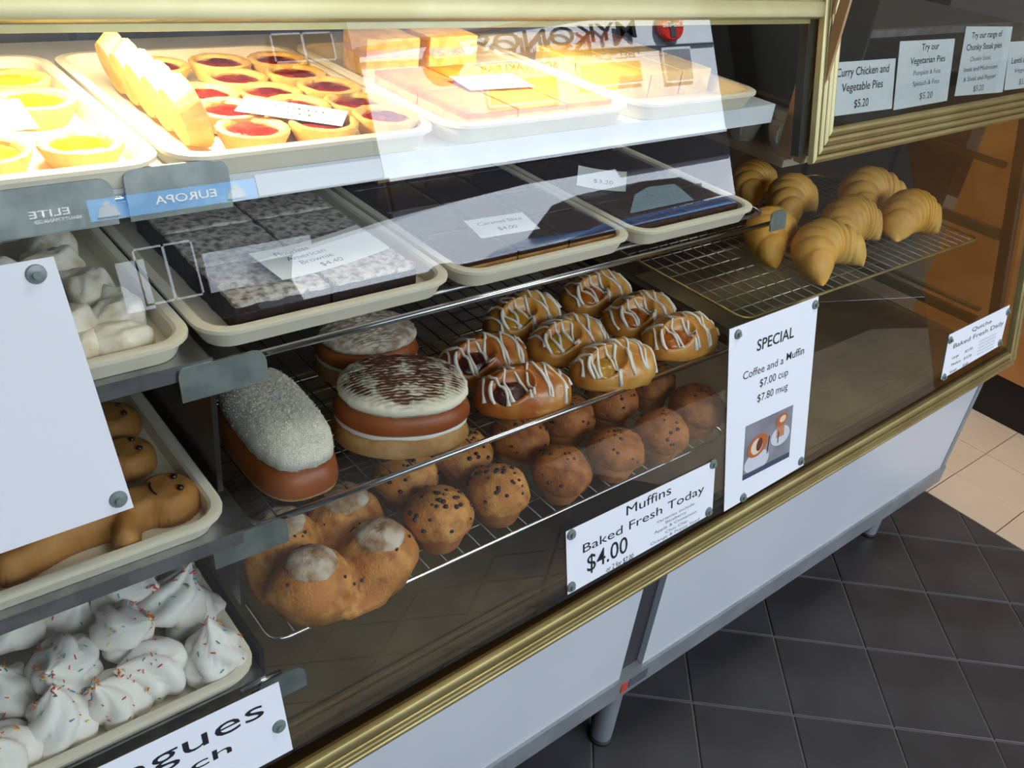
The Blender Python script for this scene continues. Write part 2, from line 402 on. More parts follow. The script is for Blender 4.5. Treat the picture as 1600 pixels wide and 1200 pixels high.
# mid divider between the left and the centre bay
for z0, z1, y0 in ((.56, .665, .668), (.70, .812, .712), (.84, .995, .755)):
    MB().box(.283, .289, y0, 1.33, z0, z1).build('bay_divider', mat('divider_metal', '4b4741', .35, .8), case, world=True)
MB().box(.255, .300, .70, 1.33, .818, .821).build('shelf_bracket', m_steel, case, world=True)
MB().box(.255, .320, .735, 1.33, 1.004, 1.008).build('shelf_bracket', m_steel, case, world=True)
MB().box(1.118, 1.140, .705, 1.33, .826, .842).build('bay_divider', mat('bronze_bar', '463b2c', .4, .7), case, world=True)
# left bay steel shelves
for z, y in ((.8335, .690), (.6435, .650), (1.0215, .738)):
    MB().box(-.6, .281, y, 1.33, z - .006, z).box(-.6, .281, y - .002, y, z - .014, z + .004).build('steel_shelf', m_steel, case, world=True)
# white top shelf
MB().box(-.6, 1.20, .80, 1.33, 1.179, 1.186).box(-.6, 1.20, .792, .80, 1.158, 1.186).build('top_shelf', mat('white_enamel', 'dfe3e6', .25), case, world=True)
# front rods with their end plates
m_plate = mat('worn_end_plate', '8f9690', .42, .75, c2='79807b', scale=30)
def rod(x0, x1, y, z, plates=()):
    r = MB().tube([(x0, y, z), (x1, y, z)], .0042, 10).build('front_rod', m_chrome, case, world=True, smooth=True)
    for (xa, xb, zh, zl) in plates:
        pts = []
        for (cx, cz, a0) in ((xb - .012, zh - .012, 0), (xa + .008, zh - .008, 90)):
            rr = .012 if a0 == 0 else .008
            for q in range(5): a = math.radians(a0 + q * 22.5); pts.append((cx + rr * cos(a), cz + rr * sin(a)))
        pts += [(xa, zl), (xb, zl)]
        MB().loft([[(px, y - .010 + .2 * (pz - z), pz) for px, pz in pts], [(px, y - .0075 + .2 * (pz - z), pz) for px, pz in pts]]).build('end_plate', m_plate, r, world=True)
rod(.318, 1.20, .742, 1.012, ((.245, .335, 1.022, .988), (1.185, 1.225, 1.034, 1.004)))
rod(.325, 1.115, .699, .824, ((.248, .332, .832, .800),))
rod(.25, .30, .648, .640, ((.268, .325, .645, .615),))
rod(.20, .262, .790, 1.178, ((.232, .328, 1.205, 1.160), (.12, .222, 1.200, 1.160)))

# pie warmer section with its own picture-frame trim
pie = thing('pie_cabinet', 'pie cabinet section above the croissant bay with brass ridged frame', 'cabinet', (1.7, 1.0, 1.1))
b = MB(); ridged(b, gp(1.236, .553, .002), gp(2.13, .562, .002), GV, GW, .050, .012, s0=1.0, n=4)
b.build('frame_bottom', m_gold, pie, world=True, smooth=True, sharp=40)
b = MB(); ridged(b, gp(1.236, .553, .002), gp(1.236, .92, .002), GU, GW, .050, .012, s0=1.0, n=4)
b.build('frame_side', m_cream_gold, pie, world=True, smooth=True, sharp=40)
MB().hexa([gp(1.29, .60, .0), gp(2.13, .60, .0), gp(2.13, .60, -.0015), gp(1.29, .60, -.0015)], [gp(1.29, .93, 0), gp(2.13, .93, 0), gp(2.13, .93, -.0015), gp(1.29, .93, -.0015)]).build('glass', G_CLEAR, pie, world=True)
MB().box(1.42, 2.13, .775, 1.36, 1.135, 1.142).build('cabinet_floor', mat('warm_steel', '7a7166', .35, .7), pie, world=True)
MB().box(1.25, 2.13, 1.34, 1.36, 1.125, 1.50).build('back_panel', m_brownpanel, pie, world=True)
m_plank = mat('pale_timber', 'b8946c', .6, c2='a9845c', scale=14)
for y0_, y1_ in ((.772, .800), (.750, .766)):
    MB().box(1.250, 1.256, y0_, y1_, 1.100, 1.50).build('timber_upright', m_plank, pie, world=True)
MB().box(1.420, 1.426, .80, 1.34, 1.142, 1.50).build('side_panel', mat('pie_side', '4d5355', .3, .6), pie, world=True)
MB().box(1.43, 2.13, .86, 1.34, 1.262, 1.266).build('wire_shelf', mat('pie_shelf', '4a443c', .4, .6), pie, world=True)
MB().box(1.43, 2.13, .850, .86, 1.258, 1.270).build('shelf_edge', m_steel, pie, world=True)

# case lamps (heat lamps tucked up behind the top rail)
for i, (lx, e) in enumerate(((.27, 4.4), (.80, 2.6))):
    lp = thing('case_lamp', ('left' if i == 0 else 'right') + ' warm lamp bulb tucked up behind the top rail of the case', 'lamp', (lx, .93, 1.385))
    MB().lathe([(0, 0), (.03, 0), (.03, -.006), (.012, -.010), (0, -.010)], 16).build('holder', m_steel, lp, smooth=True, sharp=30)
    MB().ball((0, 0, -.022), .014, 12, 8).build('bulb', mat('lamp_glow', 'fff0d0', .5, emit='ffc880', estr=25), lp, smooth=True)
    L = light('lamp_light', 'AREA', (lx, .90, 1.352), e * (1.0 if i == 0 else .62), (1.0, .80, .52), .14, .10, rot=(0, 0, 0)); L.data.spread = math.radians(160)

# ------------------------------------------------------------------ wire racks
def rack(name, label, x0, x1, y0, y1, z, px, py, m, mr, rail=.0028, r=.0011):
    t = thing(name, label, 'wire rack', ((x0 + x1) / 2, (y0 + y1) / 2, z))
    c = .02; fr = []
    for cx, cy, a in ((x1 - c, y1 - c, 0), (x0 + c, y1 - c, 90), (x0 + c, y0 + c, 180), (x1 - c, y0 + c, 270)):
        for q in range(5): an = math.radians(a + q * 22.5); fr.append((cx + c * cos(an), cy + c * sin(an), z))
    fr.append(fr[0]); MB().tube(fr, rail, 8).build('rim', mr, t, world=True, smooth=True)
    b = MB(); n = int(round((x1 - x0) / px)); k = int(round((y1 - y0) / py))
    for i in range(1, n): X = x0 + (x1 - x0) * i / n; b.tube([(X, y0, z), (X, y1, z)], r, 5)
    b.build('depth_wires', m, t, world=True, smooth=True)
    b = MB()
    for i in range(1, k): Y = y0 + (y1 - y0) * i / k; b.tube([(x0, Y, z - .002), (x1, Y, z - .002)], r, 5)
    b.build('cross_wires', m, t, world=True, smooth=True)
    return t
rack('wire_rack', 'wire rack holding the muffins, lowest in the case', .300, 1.125, .665, 1.15, .672, .0275, .040, m_wire, m_chrome)
rack('wire_rack', 'wire rack holding the cream buns and iced danishes', .300, 1.116, .706, 1.20, .818, .030, .031, m_wire_dark, m_steel)
rack('wire_rack', 'wire rack holding the croissants in the right bay', 1.145, 1.945, .704, 1.12, .868, .0285, .036, m_wire, m_gold)
rack('wire_rack', 'wire rack beneath the cream trays on the middle level', .300, 1.215, .768, 1.20, 1.0165, .030, .035, m_wire_dark, m_steel)

# ================================================================== FOOD MATERIALS
m_bread = mat('golden_crust', 'c4813c', .55, c2='9a5420', scale=22, lo=.35, hi=.7, bump=.35, bscale=220)
m_muffin = mat('muffin_crust', 'd99a4c', .62, c2='a05c24', scale=55, lo=.38, hi=.66, bump=1.0, bscale=260, c3='c47c36', scale3=22, detail=9)
m_muffin_dark = mat('muffin_crust_dark', 'b9702e', .62, c2='7c4118', scale=50, lo=.38, hi=.66, bump=1.0, bscale=260, c3='9c5a24', scale3=20, detail=9)
m_cup = mat('muffin_base', 'b5733c', .75, c2='9c5d2c', scale=60, bump=.3)
m_choc = mat('dark_chocolate_chip', '2a1712', .35)
m_croissant = mat('croissant_crust', 'eeb44c', .5, c2='d39434', scale=26, lo=.35, hi=.68, bump=.5, bscale=180, c3='eab95e', scale3=18)
m_danish = mat('glazed_pastry', 'b8641f', .32, c2='8f4213', scale=24, lo=.35, hi=.7, coat=.35, bump=.3, bscale=150, c3='c98836', scale3=20)
m_danish_light = mat('pale_glazed_pastry', 'd8953c', .34, c2='a9601f', scale=24, lo=.35, hi=.7, coat=.35, bump=.3, bscale=150, c3='dca650', scale3=20)
m_icing = mat('white_icing', 'f1ebdf', .35, spec=.5)
m_cherry = mat('cherry_filling', '2c0a0c', .12, c2='451013', scale=120, bump=.6, bscale=300, coat=.5)
m_custard = mat('custard_filling', 'c8922a', .2, c2='b07a1c', scale=60, bump=.4, bscale=200, coat=.4)
m_custard_orange = mat('orange_filling', 'b8641a', .2, c2='9c4d12', scale=60, bump=.4, bscale=200, coat=.4)
m_coconut = mat('desiccated_coconut', 'fbf7e6', .9, c2='e8e2cc', scale=420, lo=.4, hi=.6, bump=1.0, bscale=700)
m_bun = mat('bun_crust', 'a85c28', .42, c2='8a4219', scale=14, lo=.35, hi=.7, bump=.15, bscale=120)
m_bunbase = mat('bun_crumb', 'c59a60', .7, c2='ab7b42', scale=40, bump=.4, bscale=200)
m_shell = mat('shortcrust', 'eec674', .6, c2='e0ae5a', scale=40, bump=.4, bscale=200)
m_jam = mat('red_jam', '7c1712', .12, c2='a02a1c', scale=70, bump=.8, bscale=240, coat=.6)
m_lemon = mat('lemon_curd', 'e8c200', .15, c2='f0d820', scale=40, bump=.3, bscale=120, coat=.5)
m_brownie = mat('brownie_crumb', '2e1a14', .8, c2='1d0f0b', scale=120, bump=1.0, bscale=260)
m_sugar = mat('icing_sugar_dust', 'cfc8bd', .95, c2='6e6258', scale=120, lo=.40, hi=.66, bump=.9, bscale=200, detail=8)
m_ganache = mat('chocolate_glaze', '2f1c17', .22, c2='3a251e', scale=10, bump=.05)
m_caramel = mat('caramel_base', 'c08f4e', .7, c2='a87638', scale=90, bump=.6, bscale=250)
m_choccoco = mat('chocolate_coconut_slice', '3a211b', .6, c2='5d3d33', scale=160, lo=.5, hi=.7, bump=.6, bscale=300)
m_orange = mat('orange_slice_top', 'df8822', .6, c2='cc7418', scale=30, bump=.2, bscale=160)
m_sponge = mat('pale_sponge', 'e8c27c', .75, c2='d8ac60', scale=60, bump=.4, bscale=200)
m_pink = mat('pink_cream_slice', 'dcb2a2', .7, c2='c899a0', scale=30)
m_yellow = mat('yellow_slice_top', 'eac866', .6, c2='e0b84e', scale=30)
m_ginger = mat('gingerbread', 'b98546', .65, c2='a06c30', scale=30, lo=.35, hi=.7, bump=.35, bscale=200)
m_mer = mat('meringue', 'eeeae2', .55, c2='e6e0d4', scale=20, bump=.15, bscale=160)
m_dust = mat('sugar_dusted_biscuit', 'e6dfce', .9, c2='c9b794', scale=50, lo=.45, hi=.7, bump=.6, bscale=200)
SPR = [mat('sprinkle_' + n, c, .4) for n, c in (('red', 'c23030'), ('green', '2f8a50'), ('yellow', 'e0c838'), ('orange', 'e07030'), ('teal', '3a98a8'))]

def nz(p, s): return noise.noise(Vector(p) * s)
def displace(b, amp, sc, seed=0, zmin=None):
    for v in b.v:
        k = 1
        if zmin is not None: k = max(0, min(1, (v.z - zmin) / .01))
        d = noise.noise_vector(v * sc + Vector((seed * 7.3, seed * 3.1, seed * 1.7)))
        v += d * amp * k
    return b
def mound(fn, a, b_, n=40, nr=14, p=2.0, base=0.0):
    """heightfield mound over a superellipse footprint; fn(u, v, s) -> height"""
    B = MB(); rings = []
    def pt(k, s):
        t = 2 * PI * k / n; c, q = cos(t), sin(t)
        r = 1 / ((abs(c) ** p + abs(q) ** p) ** (1 / p)); return a * s * r * c, b_ * s * r * q, s * r * c, s * r * q
    ring = []
    for k in range(n): x, y, _, _ = pt(k, .90); ring.append((x, y, base))
    rings.append(ring)
    for i in range(nr):
        s = 1 - (i / nr) ** 1.0 * .985
        if i == 0: s = 1.0
        ring = []
        for k in range(n):
            x, y, u, v = pt(k, s); ring.append((x, y, base + fn(u, v, s)))
        rings.append(ring)
    B.loft(rings); return B

# ------------------------------------------------------------------ trays
def rr(w, d, c, z, n=5):
    pts = []
    for cx, cy, a in ((w - c, d - c, 0), (-w + c, d - c, 90), (-w + c, -d + c, 180), (w - c, -d + c, 270)):
        for q in range(n + 1):
            an = math.radians(a + 90 * q / n); pts.append((cx + c * cos(an), cy + c * sin(an), z))
    return pts
def tray_mesh(w, d, h):
    b = MB()
    b.loft([rr(w - .012, d - .012, .026, 0), rr(w - .004, d - .004, .034, h - .005), rr(w, d, .036, h - .004), rr(w, d, .036, h), rr(w - .003, d - .003, .034, h + .0012),
            rr(w - .010, d - .010, .030, h + .0008), rr(w - .013, d - .013, .028, h - .002), rr(w - .016, d - .016, .022, .004)], True, True)
    return b
TR = {}
def tray(label, x0, x1, y0, d, z, h=.024, group='cream serving trays'):
    w = (x1 - x0) / 2
    o = tray_mesh(w, d / 2, h).build('serving_tray', m_tray, smooth=True, sharp=35)
    o.location = ((x0 + x1) / 2, y0 + d / 2, z + .010); tag(o, label, 'tray', group); return o
YT, YM = .780, .741
tray('cream tray of lemon tarts, leftmost on the lit top shelf', -.025, .272, YT, .39, 1.1765)
tray('cream tray of jam tarts on the top shelf', .277, .574, YT, .39, 1.1765)
tray('cream tray under the orange topped slice on the top shelf', .584, .880, YT, .39, 1.1765)
tray('cream tray under the pale yellow slice, rightmost on the top shelf', .888, 1.150, YT, .40, 1.1765)
tray('cream tray under the sugar dusted brownies', .277, .583, YM, .46, 1.0115)
tray('cream tray under the caramel slice', .590, .886, YM, .46, 1.0115)
tray('cream tray under the dark chocolate slice, beside the croissants', .891, 1.160, YM, .40, 1.0115)
tray('cream tray of sugar dusted biscuits behind the blank white sheet', -.025, .272, YM, .46, 1.012)
tray('cream tray of gingerbread figures below the blank white sheet', -.025, .274, .692, .46, .824)
tray('cream tray of piped meringues at the bottom left', -.025, .276, .643, .46, .634)

# ------------------------------------------------------------------ tarts
def tart(name, mf, label):
    t = thing(name, label, 'tart')
    def sc(r, z, a): return r * (1 + (.022 * cos(18 * a) if r > .03 else 0)), z
    b = MB().lathe([(0, 0), (.028, 0), (.036, .017), (.0365, .021), (.034, .0225), (.0285, .021), (.026, .016), (0, .0155)], 54, fn=sc)
    displace(b, .0008, 60); b.build('pastry_shell', m_shell, t, smooth=True, sharp=50)
    b = MB().lathe([(.0272, .0172), (.024, .0192), (.014, .0205), (.004, .0200), (0, .0200)], 28)
    displace(b, .0012, 90); b.build('filling', mf, t, smooth=True); return t
jam_pos = [(.375, 1.10), (.449, 1.108), (.523, 1.104), (.450, 1.022), (.523, 1.028), (.381, .958), (.455, .950), (.529, .952), (.462, .880), (.532, .878), (.533, .815), (.458, .808), (.384, .822), (.374, .890)]
jam_pos0 = [(.378, 1.118), (.452, 1.110), (.526, 1.106), (.444, 1.034), (.519, 1.032), (.383, .966), (.456, .958), (.530, .957), (.458, .884), (.532, .884), (.533, .812), (.457, .812), (.381, .820), (.383, .893)]
jam_pos = [(x,   .836 + (y - .812) * .84) for x, y in jam_pos0]
rown = ['back row', 'second row from the back', 'middle row', 'second row from the front', 'front row']
jl = ['left in the back row', 'middle of the back row', 'right in the back row', 'left of two in the second row from back', 'right of two in the second row from back', 'left in the middle row, under the standing tarts', 'centre of the middle row behind the card', 'right end of the middle row',
      'just behind the price card, centre column', 'right column beside the price card', 'front right corner of the tray', 'front row centre, half under the card', 'front row left, nearest the tray corner', 'left of the card in the second row']
T0 = tart('jam_tart', m_jam, 'round jam tart, ' + jl[0]); T0['group'] = 'jam tarts'
for i, (x, y) in enumerate(jam_pos):
    o = T0 if i == 0 else dup(T0)
    place(o, (x, y, 1.1910 + (.002 if i % 3 else 0)), (0, 0, i * 1.3), 1.0); o['label'] = 'round red jam tart, ' + jl[i]
for i, y in enumerate((.856, .902, .948, .994, 1.04)):
    o = dup(T0); place(o, (.307, y, 1.224), (0, math.radians(72), 0), 1.0)
    o['label'] = 'jam tart standing on its edge along the tray side, ' + ['nearest the front', 'second from the front', 'middle one', 'second from the back', 'furthest back'][i]
L0 = tart('lemon_tart', m_lemon, 'x'); L0['group'] = 'lemon tarts'
for i, (x, y, s, lb) in enumerate(((.214, .985, 1.1, 'largest, behind its price card'), (.218, .850, 1.0, 'front right corner of its tray'), (.140, .850, 1.0, 'front row at the left picture edge'), (.216, 1.07, 1.0, 'furthest back on the tray'), (.135, .985, 1.0, 'cut by the picture edge in the second row'), (.145, 1.08, 1.0, 'at the picture edge in the back row'))):
    o = L0 if i == 0 else dup(L0)
    place(o, (x, y, 1.1910), (0, 0, i), s); o['label'] = 'yellow lemon tart, ' + lb

# ------------------------------------------------------------------ slabs of slice
def slab_piece(name, label, cat, group, x0, x1, y0, y1, z, layers, rough=.0012, seed=0, rot=0):
    cx, cy = (x0 + x1) / 2, (y0 + y1) / 2
    t = thing(name, label, cat, (cx, cy, z), rot, group)
    zz = 0; W_, D_ = (x1 - x0) / 2 - .0012, (y1 - y0) / 2 - .0012
    for nm, m, h, ins in layers:
        b = MB(); nx, ny = max(3, int(W_ * 2 / .008)), max(3, int(D_ * 2 / .008)); rings = []
        w, d = W_ - ins, D_ - ins
        def ringz(z0, k):
            r = []
            for i in range(nx): r.append((-w * k + 2 * w * k * i / nx, -d * k, z0))
            for i in range(ny): r.append((w * k, -d * k + 2 * d * k * i / ny, z0))
            for i in range(nx): r.append((w * k - 2 * w * k * i / nx, d * k, z0))
            for i in range(ny): r.append((-w * k, d * k - 2 * d * k * i / ny, z0))
            return r
        for z0, k in ((zz, .995), (zz + h * .5, 1), (zz + h * .92, .998), (zz + h, .985)): rings.append(ringz(z0, k))
        for k in (.8, .55, .3, .1): rings.append(ringz(zz + h, k))
        b.loft(rings); displace(b, rough, 70, seed + zz * 100); b.build(nm, m, t, smooth=True, sharp=50); zz += h
    return t
k = 0
posx = ['left', 'right']; posy = ['front', 'middle', 'rear']
for j in range(3):
    for i in range(2):
        slab_piece('brownie', f'{posx[i]} brownie in the {posy[j]} row, dusted with icing sugar', 'brownie', 'sugar dusted brownies', .318 + .111 * i, .318 + .111 * (i + 1), .765 + .096 * j, .765 + .096 * (j + 1), 1.0258,
                   (('crumb', m_brownie, .030, 0), ('sugar_top', m_sugar, .0045, .001)), .0020, k); k += 1
slab_piece('brownie', 'plain dark brownie block without sugar at the back of its tray', 'brownie', None, .33, .455, 1.075, 1.125, 1.0258, (('crumb', m_brownie, .052, 0),), .0018, 31)
cw = .0875
for j in range(4):
    for i in range(3):
        slab_piece('caramel_slice', f'caramel slice, {["left", "centre", "right"][i]} piece of the {["front", "second", "third", "rear"][j]} row, smooth chocolate top', 'slice', 'caramel slices', .607 + cw * i, .607 + cw * (i + 1), .768 + .085 * j, .768 + .085 * (j + 1), 1.0258,
                   (('biscuit_base', m_caramel, .015, 0), ('chocolate_top', m_ganache, .007, 0)), .0003, k); k += 1
slab_piece('caramel_slice', 'single caramel slice stacked on top of the others at the rear left', 'slice', None, .648, .735, 1.035, 1.095, 1.0485, (('biscuit_base', m_caramel, .024, 0), ('chocolate_top', m_ganache, .012, 0)), .0006, 77, .06)
slab_piece('caramel_slice', 'second stacked caramel slice, behind the topmost one', 'slice', None, .745, .83, 1.045, 1.10, 1.0485, (('biscuit_base', m_caramel, .022, 0), ('chocolate_top', m_ganache, .012, 0)), .0006, 78, -.04)
for j in range(3):
    for i in range(2):
        slab_piece('chocolate_slice', f'rough dark chocolate slice, {posx[i]} piece of the {posy[j]} row', 'slice', 'dark chocolate slices', .914 + .112 * i, .914 + .112 * (i + 1), .768 + .09 * j, .768 + .09 * (j + 1), 1.0258, (('crumb', m_choccoco, .018, 0),), .0014, k); k += 1
for i in range(3):
    slab_piece('chocolate_slice', f'tall dark chocolate block at the back of the tray, {["left", "middle", "right"][i]} of three', 'slice', 'tall chocolate blocks', .92 + .075 * i, .99 + .075 * i, 1.05, 1.11, 1.0258, (('crumb', m_ganache, .05, 0),), .0008, k); k += 1
for j in range(2):
    for i in range(3):
        slab_piece('orange_slice', f'orange topped slice, {["left", "centre", "right"][i]} piece of the {["front", "rear"][j]} row', 'slice', 'orange topped slices', .620 + .079 * i, .620 + .079 * (i + 1), .805 + .10 * j, .805 + .10 * (j + 1), 1.1908, (('sponge', m_sponge, .018, 0), ('topping', m_orange, .006, .0)), .0008, k); k += 1
for i in range(2):
    slab_piece('cream_slice', f'pale pink cream slice standing behind the orange slice, {posx[i]} of two', 'slice', 'pink cream slices', .64 + .1 * i, .725 + .1 * i, 1.055, 1.12, 1.1908, (('sponge', m_sponge, .024, 0), ('cream', m_pink, .010, 0), ('sponge_top', m_sponge, .014, 0)), .0012, k); k += 1
for j in range(2):
    for i in range(3):
        slab_piece('yellow_slice', f'pale yellow slice, {["left", "centre", "right"][i]} piece of the {["front", "rear"][j]} row', 'slice', 'pale yellow slices', .925 + .066 * i, .925 + .066 * (i + 1), .865 + .09 * j, .865 + .09 * (j + 1), 1.1908, (('sponge', m_sponge, .026, 0), ('topping', m_yellow, .008, 0)), .001, k); k += 1
slab_piece('cheese_scroll', 'golden baked square at the right end of the top shelf', 'pastry', None, 1.065, 1.13, 1.05, 1.11, 1.1908, (('crumb', m_bread, .035, 0),), .002, 91)

# ------------------------------------------------------------------ muffins
def muffin(seed, m, chips=30, chip=.0034):
    t = thing('muffin', 'x', 'muffin')
    rnd = random.Random(seed)
    b = MB().lathe([(0, 0), (.027, 0), (.0285, .002), (.0385, .032), (.036, .038), (0, .040)], 60, fn=lambda r, z, a: (r * (1 + (.018 * cos(30 * a) if r > .024 else 0)), z))
    b.build('cup', m_cup, t, smooth=True)
    prof = [(.028, .030), (.038, .029), (.0435, .034), (.0455, .042), (.044, .052), (.039, .062), (.031, .070), (.021, .0755), (.010, .078), (.001, .0785)]
    b = MB().lathe(prof, 40)
    def dd(v):
        n1 = nz((v.x + seed, v.y, v.z), 28) * .0045 + nz((v.x, v.y + seed, v.z), 90) * .0016
        return v + (v - Vector((0, 0, .045))).normalized() * n1
    b.v = [dd(v) for v in b.v]
    b.build('dome', m, t, smooth=True)
    c = MB()
    for _ in range(chips):
        a = rnd.uniform(0, 2 * PI); ph = rnd.uniform(.0, 1.45)
        d = Vector((cos(a) * sin(ph), sin(a) * sin(ph), cos(ph)))
        p = Vector((0, 0, .045)) + Vector((d.x * .0445, d.y * .0445, d.z * .0335)); p = dd(p)
        c.ball(p, chip * rnd.uniform(.7, 1.2), 6, 4, (1, 1, .7))
    ch = c.build('chocolate_chips', m_choc, t, smooth=True, kind='stuff')
    return t
M0 = [muffin(3, m_muffin, 34, .0036), muffin(11, m_muffin, 40, .0034), muffin(5, m_muffin_dark, 16, .0034), muffin(8, m_muffin_dark, 18, .0032)]
mp = [(.560, .706, 0, 'choc chip muffin in the front row right beside the dusted bun cluster'), (.660, .705, 1, 'most heavily chipped golden muffin, second of the front row'), (.769, .697, 2, 'darker muffin third along the front row'), (.871, .692, 3, 'darker muffin fourth along the front row'), (.973, .690, 2, 'darker muffin fifth along the front row'), (1.076, .705, 3, 'last muffin at the right end of the front row'),
      (.565, .800, 0, 'muffin in the back row behind the first front one'), (.667, .800, 0, 'back row muffin behind the heavily chipped one'), (.764, .795, 3, 'back row muffin behind the third front one'), (.863, .792, 2, 'back row muffin behind the fourth front one'), (.965, .795, 3, 'back row muffin behind the fifth front one'), (1.067, .800, 2, 'last muffin at the right end of the back row')]
used = set()
for i, (x, y, kx, lb) in enumerate(mp):
    s = M0[kx]
    o = s if kx not in used else dup(s); used.add(kx)
    place(o, (x, y, .6732), (random.uniform(-.08, .08), random.uniform(-.08, .08), i * 1.1), random.uniform(.98, 1.05)); o['label'] = lb; o['group'] = 'muffins on the lowest wire rack'

# dusted bun cluster (four lobes joined)
t = thing('fruit_bun_cluster', 'four joined chocolate chip buns dusted with sugar, beside the muffins', 'bun', (.412, .736, .6735))
lobes = [(-.047, -.040), (.047, -.040), (-.046, .044), (.046, .044)]
def fcl(x, y):
    h = 0
    for lx, ly in lobes:
        d = math.hypot(x - lx, y - ly) / .056
        if d < 1: h = max(h, .068 * (1 - d ** 2.6) ** .5)
    return h
def fcl2(u, v, s):
    x, y = u * .100, v * .094
    h = fcl(x, y); e = (1 - min(1, s) ** 8)
    return max(h, .018 * e ** .5) + nz((x, y, 0), 45) * .005 + nz((x, y, 3), 130) * .0022 + .004
b = mound(fcl2, .100, .094, 80, 36, 3.4); b.build('crumb', m_muffin, t, smooth=True)
for lx, ly in lobes:
    q = mound(lambda u, v, s: fcl(lx + u * .030, ly + v * .030) + .0065 + .003 * (1 - s * s) + nz((lx + u, ly + v, 1), 9) * .002, .031, .031, 26, 8, 2)
    for v in q.v: v.x += lx; v.y += ly
    q.v[:26] = [Vector((v.x, v.y, .055)) for v in q.v[:26]]
    displace(q, .002, 120); q.build('sugar_crust', mat('crumble_sugar', 'b99a78', .9, c2='9a7550', scale=90, bump=1, bscale=260, c3='d9cbb8', scale3=30), t, smooth=True)
c = MB(); rnd = random.Random(4)
for _ in range(60):
    lx, ly = rnd.choice(lobes); a = rnd.uniform(0, 2 * PI); r = rnd.uniform(.3, .95) * .055
    x, y = lx + r * cos(a), ly + r * sin(a); c.ball((x, y, fcl(x, y) + .004), .0024, 6, 4)
c.build('chocolate_chips', m_choc, t, smooth=True, kind='stuff')

# ------------------------------------------------------------------ coconut roll & mocha bun
t = thing('coconut_roll', 'long sweet roll topped with cream and white desiccated coconut', 'cream bun', (.381, .816, .8195), math.radians(-3))
def capsule(u, v, s, h): return h * (1 - min(1, s) ** 3.2) ** .5
b = mound(lambda u, v, s: .012 + capsule(u, v, s, .046), .054, .108, 60, 18, 2.9); displace(b, .0012, 30); b.build('roll', m_bun, t, smooth=True)
b = mound(lambda u, v, s: .006 + capsule(u, v, s, .012), .0525, .106, 60, 6, 2.9); b.build('bread_base', m_bunbase, t, smooth=True)
q = mound(lambda u, v, s: .046 + capsule(u, v, s, .036), .049, .102, 90, 30, 2.9, 0)
for v in q.v[:90]: v.z = .044
for v in q.v: d = noise.noise_vector(v * 300) * .0016 + noise.noise_vector(v * 900) * .0010; v += d
q.build('coconut_top', m_coconut, t, smooth=True)
c = MB(); rnd = random.Random(9)
for _ in range(3200):
    a = rnd.uniform(0, 2 * PI); s = rnd.random() ** .5 * 1.0
    cc, qq = cos(a), sin(a); r = 1 / ((abs(cc) ** 2.9 + abs(qq) ** 2.9) ** (1 / 2.9))
    x, y = .049 * s * r * cc, .102 * s * r * qq; z = .046 + capsule(0, 0, s, .038)
    d = Vector((rnd.uniform(-1, 1), rnd.uniform(-1, 1), rnd.uniform(-.2, 1))).normalized() * rnd.uniform(.0012, .0028); e = d.orthogonal().normalized() * .0005
    p = Vector((x, y, z)); c.add([p - e, p + e, p + d], [(0, 1, 2)])
c.build('coconut_flakes', m_coconut, t, kind='stuff')

def mocha(label, loc, rz, s, m_top):
    t = thing('mocha_bun', label, 'cream bun', loc, rz); t.scale = (s,) * 3
    A, B_ = .083, .066
    b = mound(lambda u, v, s: .004 + .026 * (1 - min(1, s) ** 7) ** .5, A, B_, 60, 8, 2.3); displace(b, .001, 40); b.build('bread_base', m_bunbase, t, smooth=True)
    b = mound(lambda u, v, s: .028 + .006 * (1 - min(1, s) ** 7) ** .5, A * .965, B_ * .955, 60, 6, 2.3); b.v[:60] = [Vector((v.x, v.y, .024)) for v in b.v[:60]]; displace(b, .0026, 70); b.build('cream_filling', m_icing, t, smooth=True)
    b = mound(lambda u, v, s: .036 + .025 * (1 - min(1, s) ** 5) ** .5, A * .985, B_ * .985, 60, 10, 2.3); b.v[:60] = [Vector((v.x * 1.02, v.y * 1.02, .030)) for v in b.v[:60]]; b.build('bun_top', m_bun, t, smooth=True)
    q = mound(lambda u, v, s: .062 + .014 * (1 - min(1, s) ** 5) ** .5 + (.0010 * sin((v * .95 + .25 * u * u) * 75) if s < .93 else 0), A * .93, B_ * .93, 120, 60, 2.3)
    for v in q.v[:120]: v.z = .054
    displace(q, .0016, 160); q.build('cream_top', m_top, t, smooth=True)
    return t
m_cocoa = bpy.data.materials.new('cocoa_dusted_cream'); m_cocoa.use_nodes = True
nt = m_cocoa.node_tree; bs = nt.nodes['Principled BSDF']; bs.inputs['Roughness'].default_value = .8
tc = nt.nodes.new('ShaderNodeTexCoord'); sp = nt.nodes.new('ShaderNodeSeparateXYZ'); nt.links.new(tc.outputs['Object'], sp.inputs[0])
def mth(op, a, b=None, c=None):
    n = nt.nodes.new('ShaderNodeMath'); n.operation = op
    for i, x in enumerate((a, b, c)):
        if x is None: continue
        if isinstance(x, (int, float)): n.inputs[i].default_value = x
        else: nt.links.new(x, n.inputs[i])
    return n.outputs[0]
no = nt.nodes.new('ShaderNodeTexNoise'); no.inputs['Scale'].default_value = 28; no.inputs['Detail'].default_value = 2; nt.links.new(tc.outputs['Object'], no.inputs[0])
no2 = nt.nodes.new('ShaderNodeTexNoise'); no2.inputs['Scale'].default_value = 260; nt.links.new(tc.outputs['Object'], no2.inputs[0])
un = mth('DIVIDE', sp.outputs[0], .077); vn = mth('DIVIDE', sp.outputs[1], .0614)
ph = mth('MULTIPLY', mth('ADD', mth('MULTIPLY', vn, .95), mth('MULTIPLY', mth('MULTIPLY', un, un), .25)), 75)
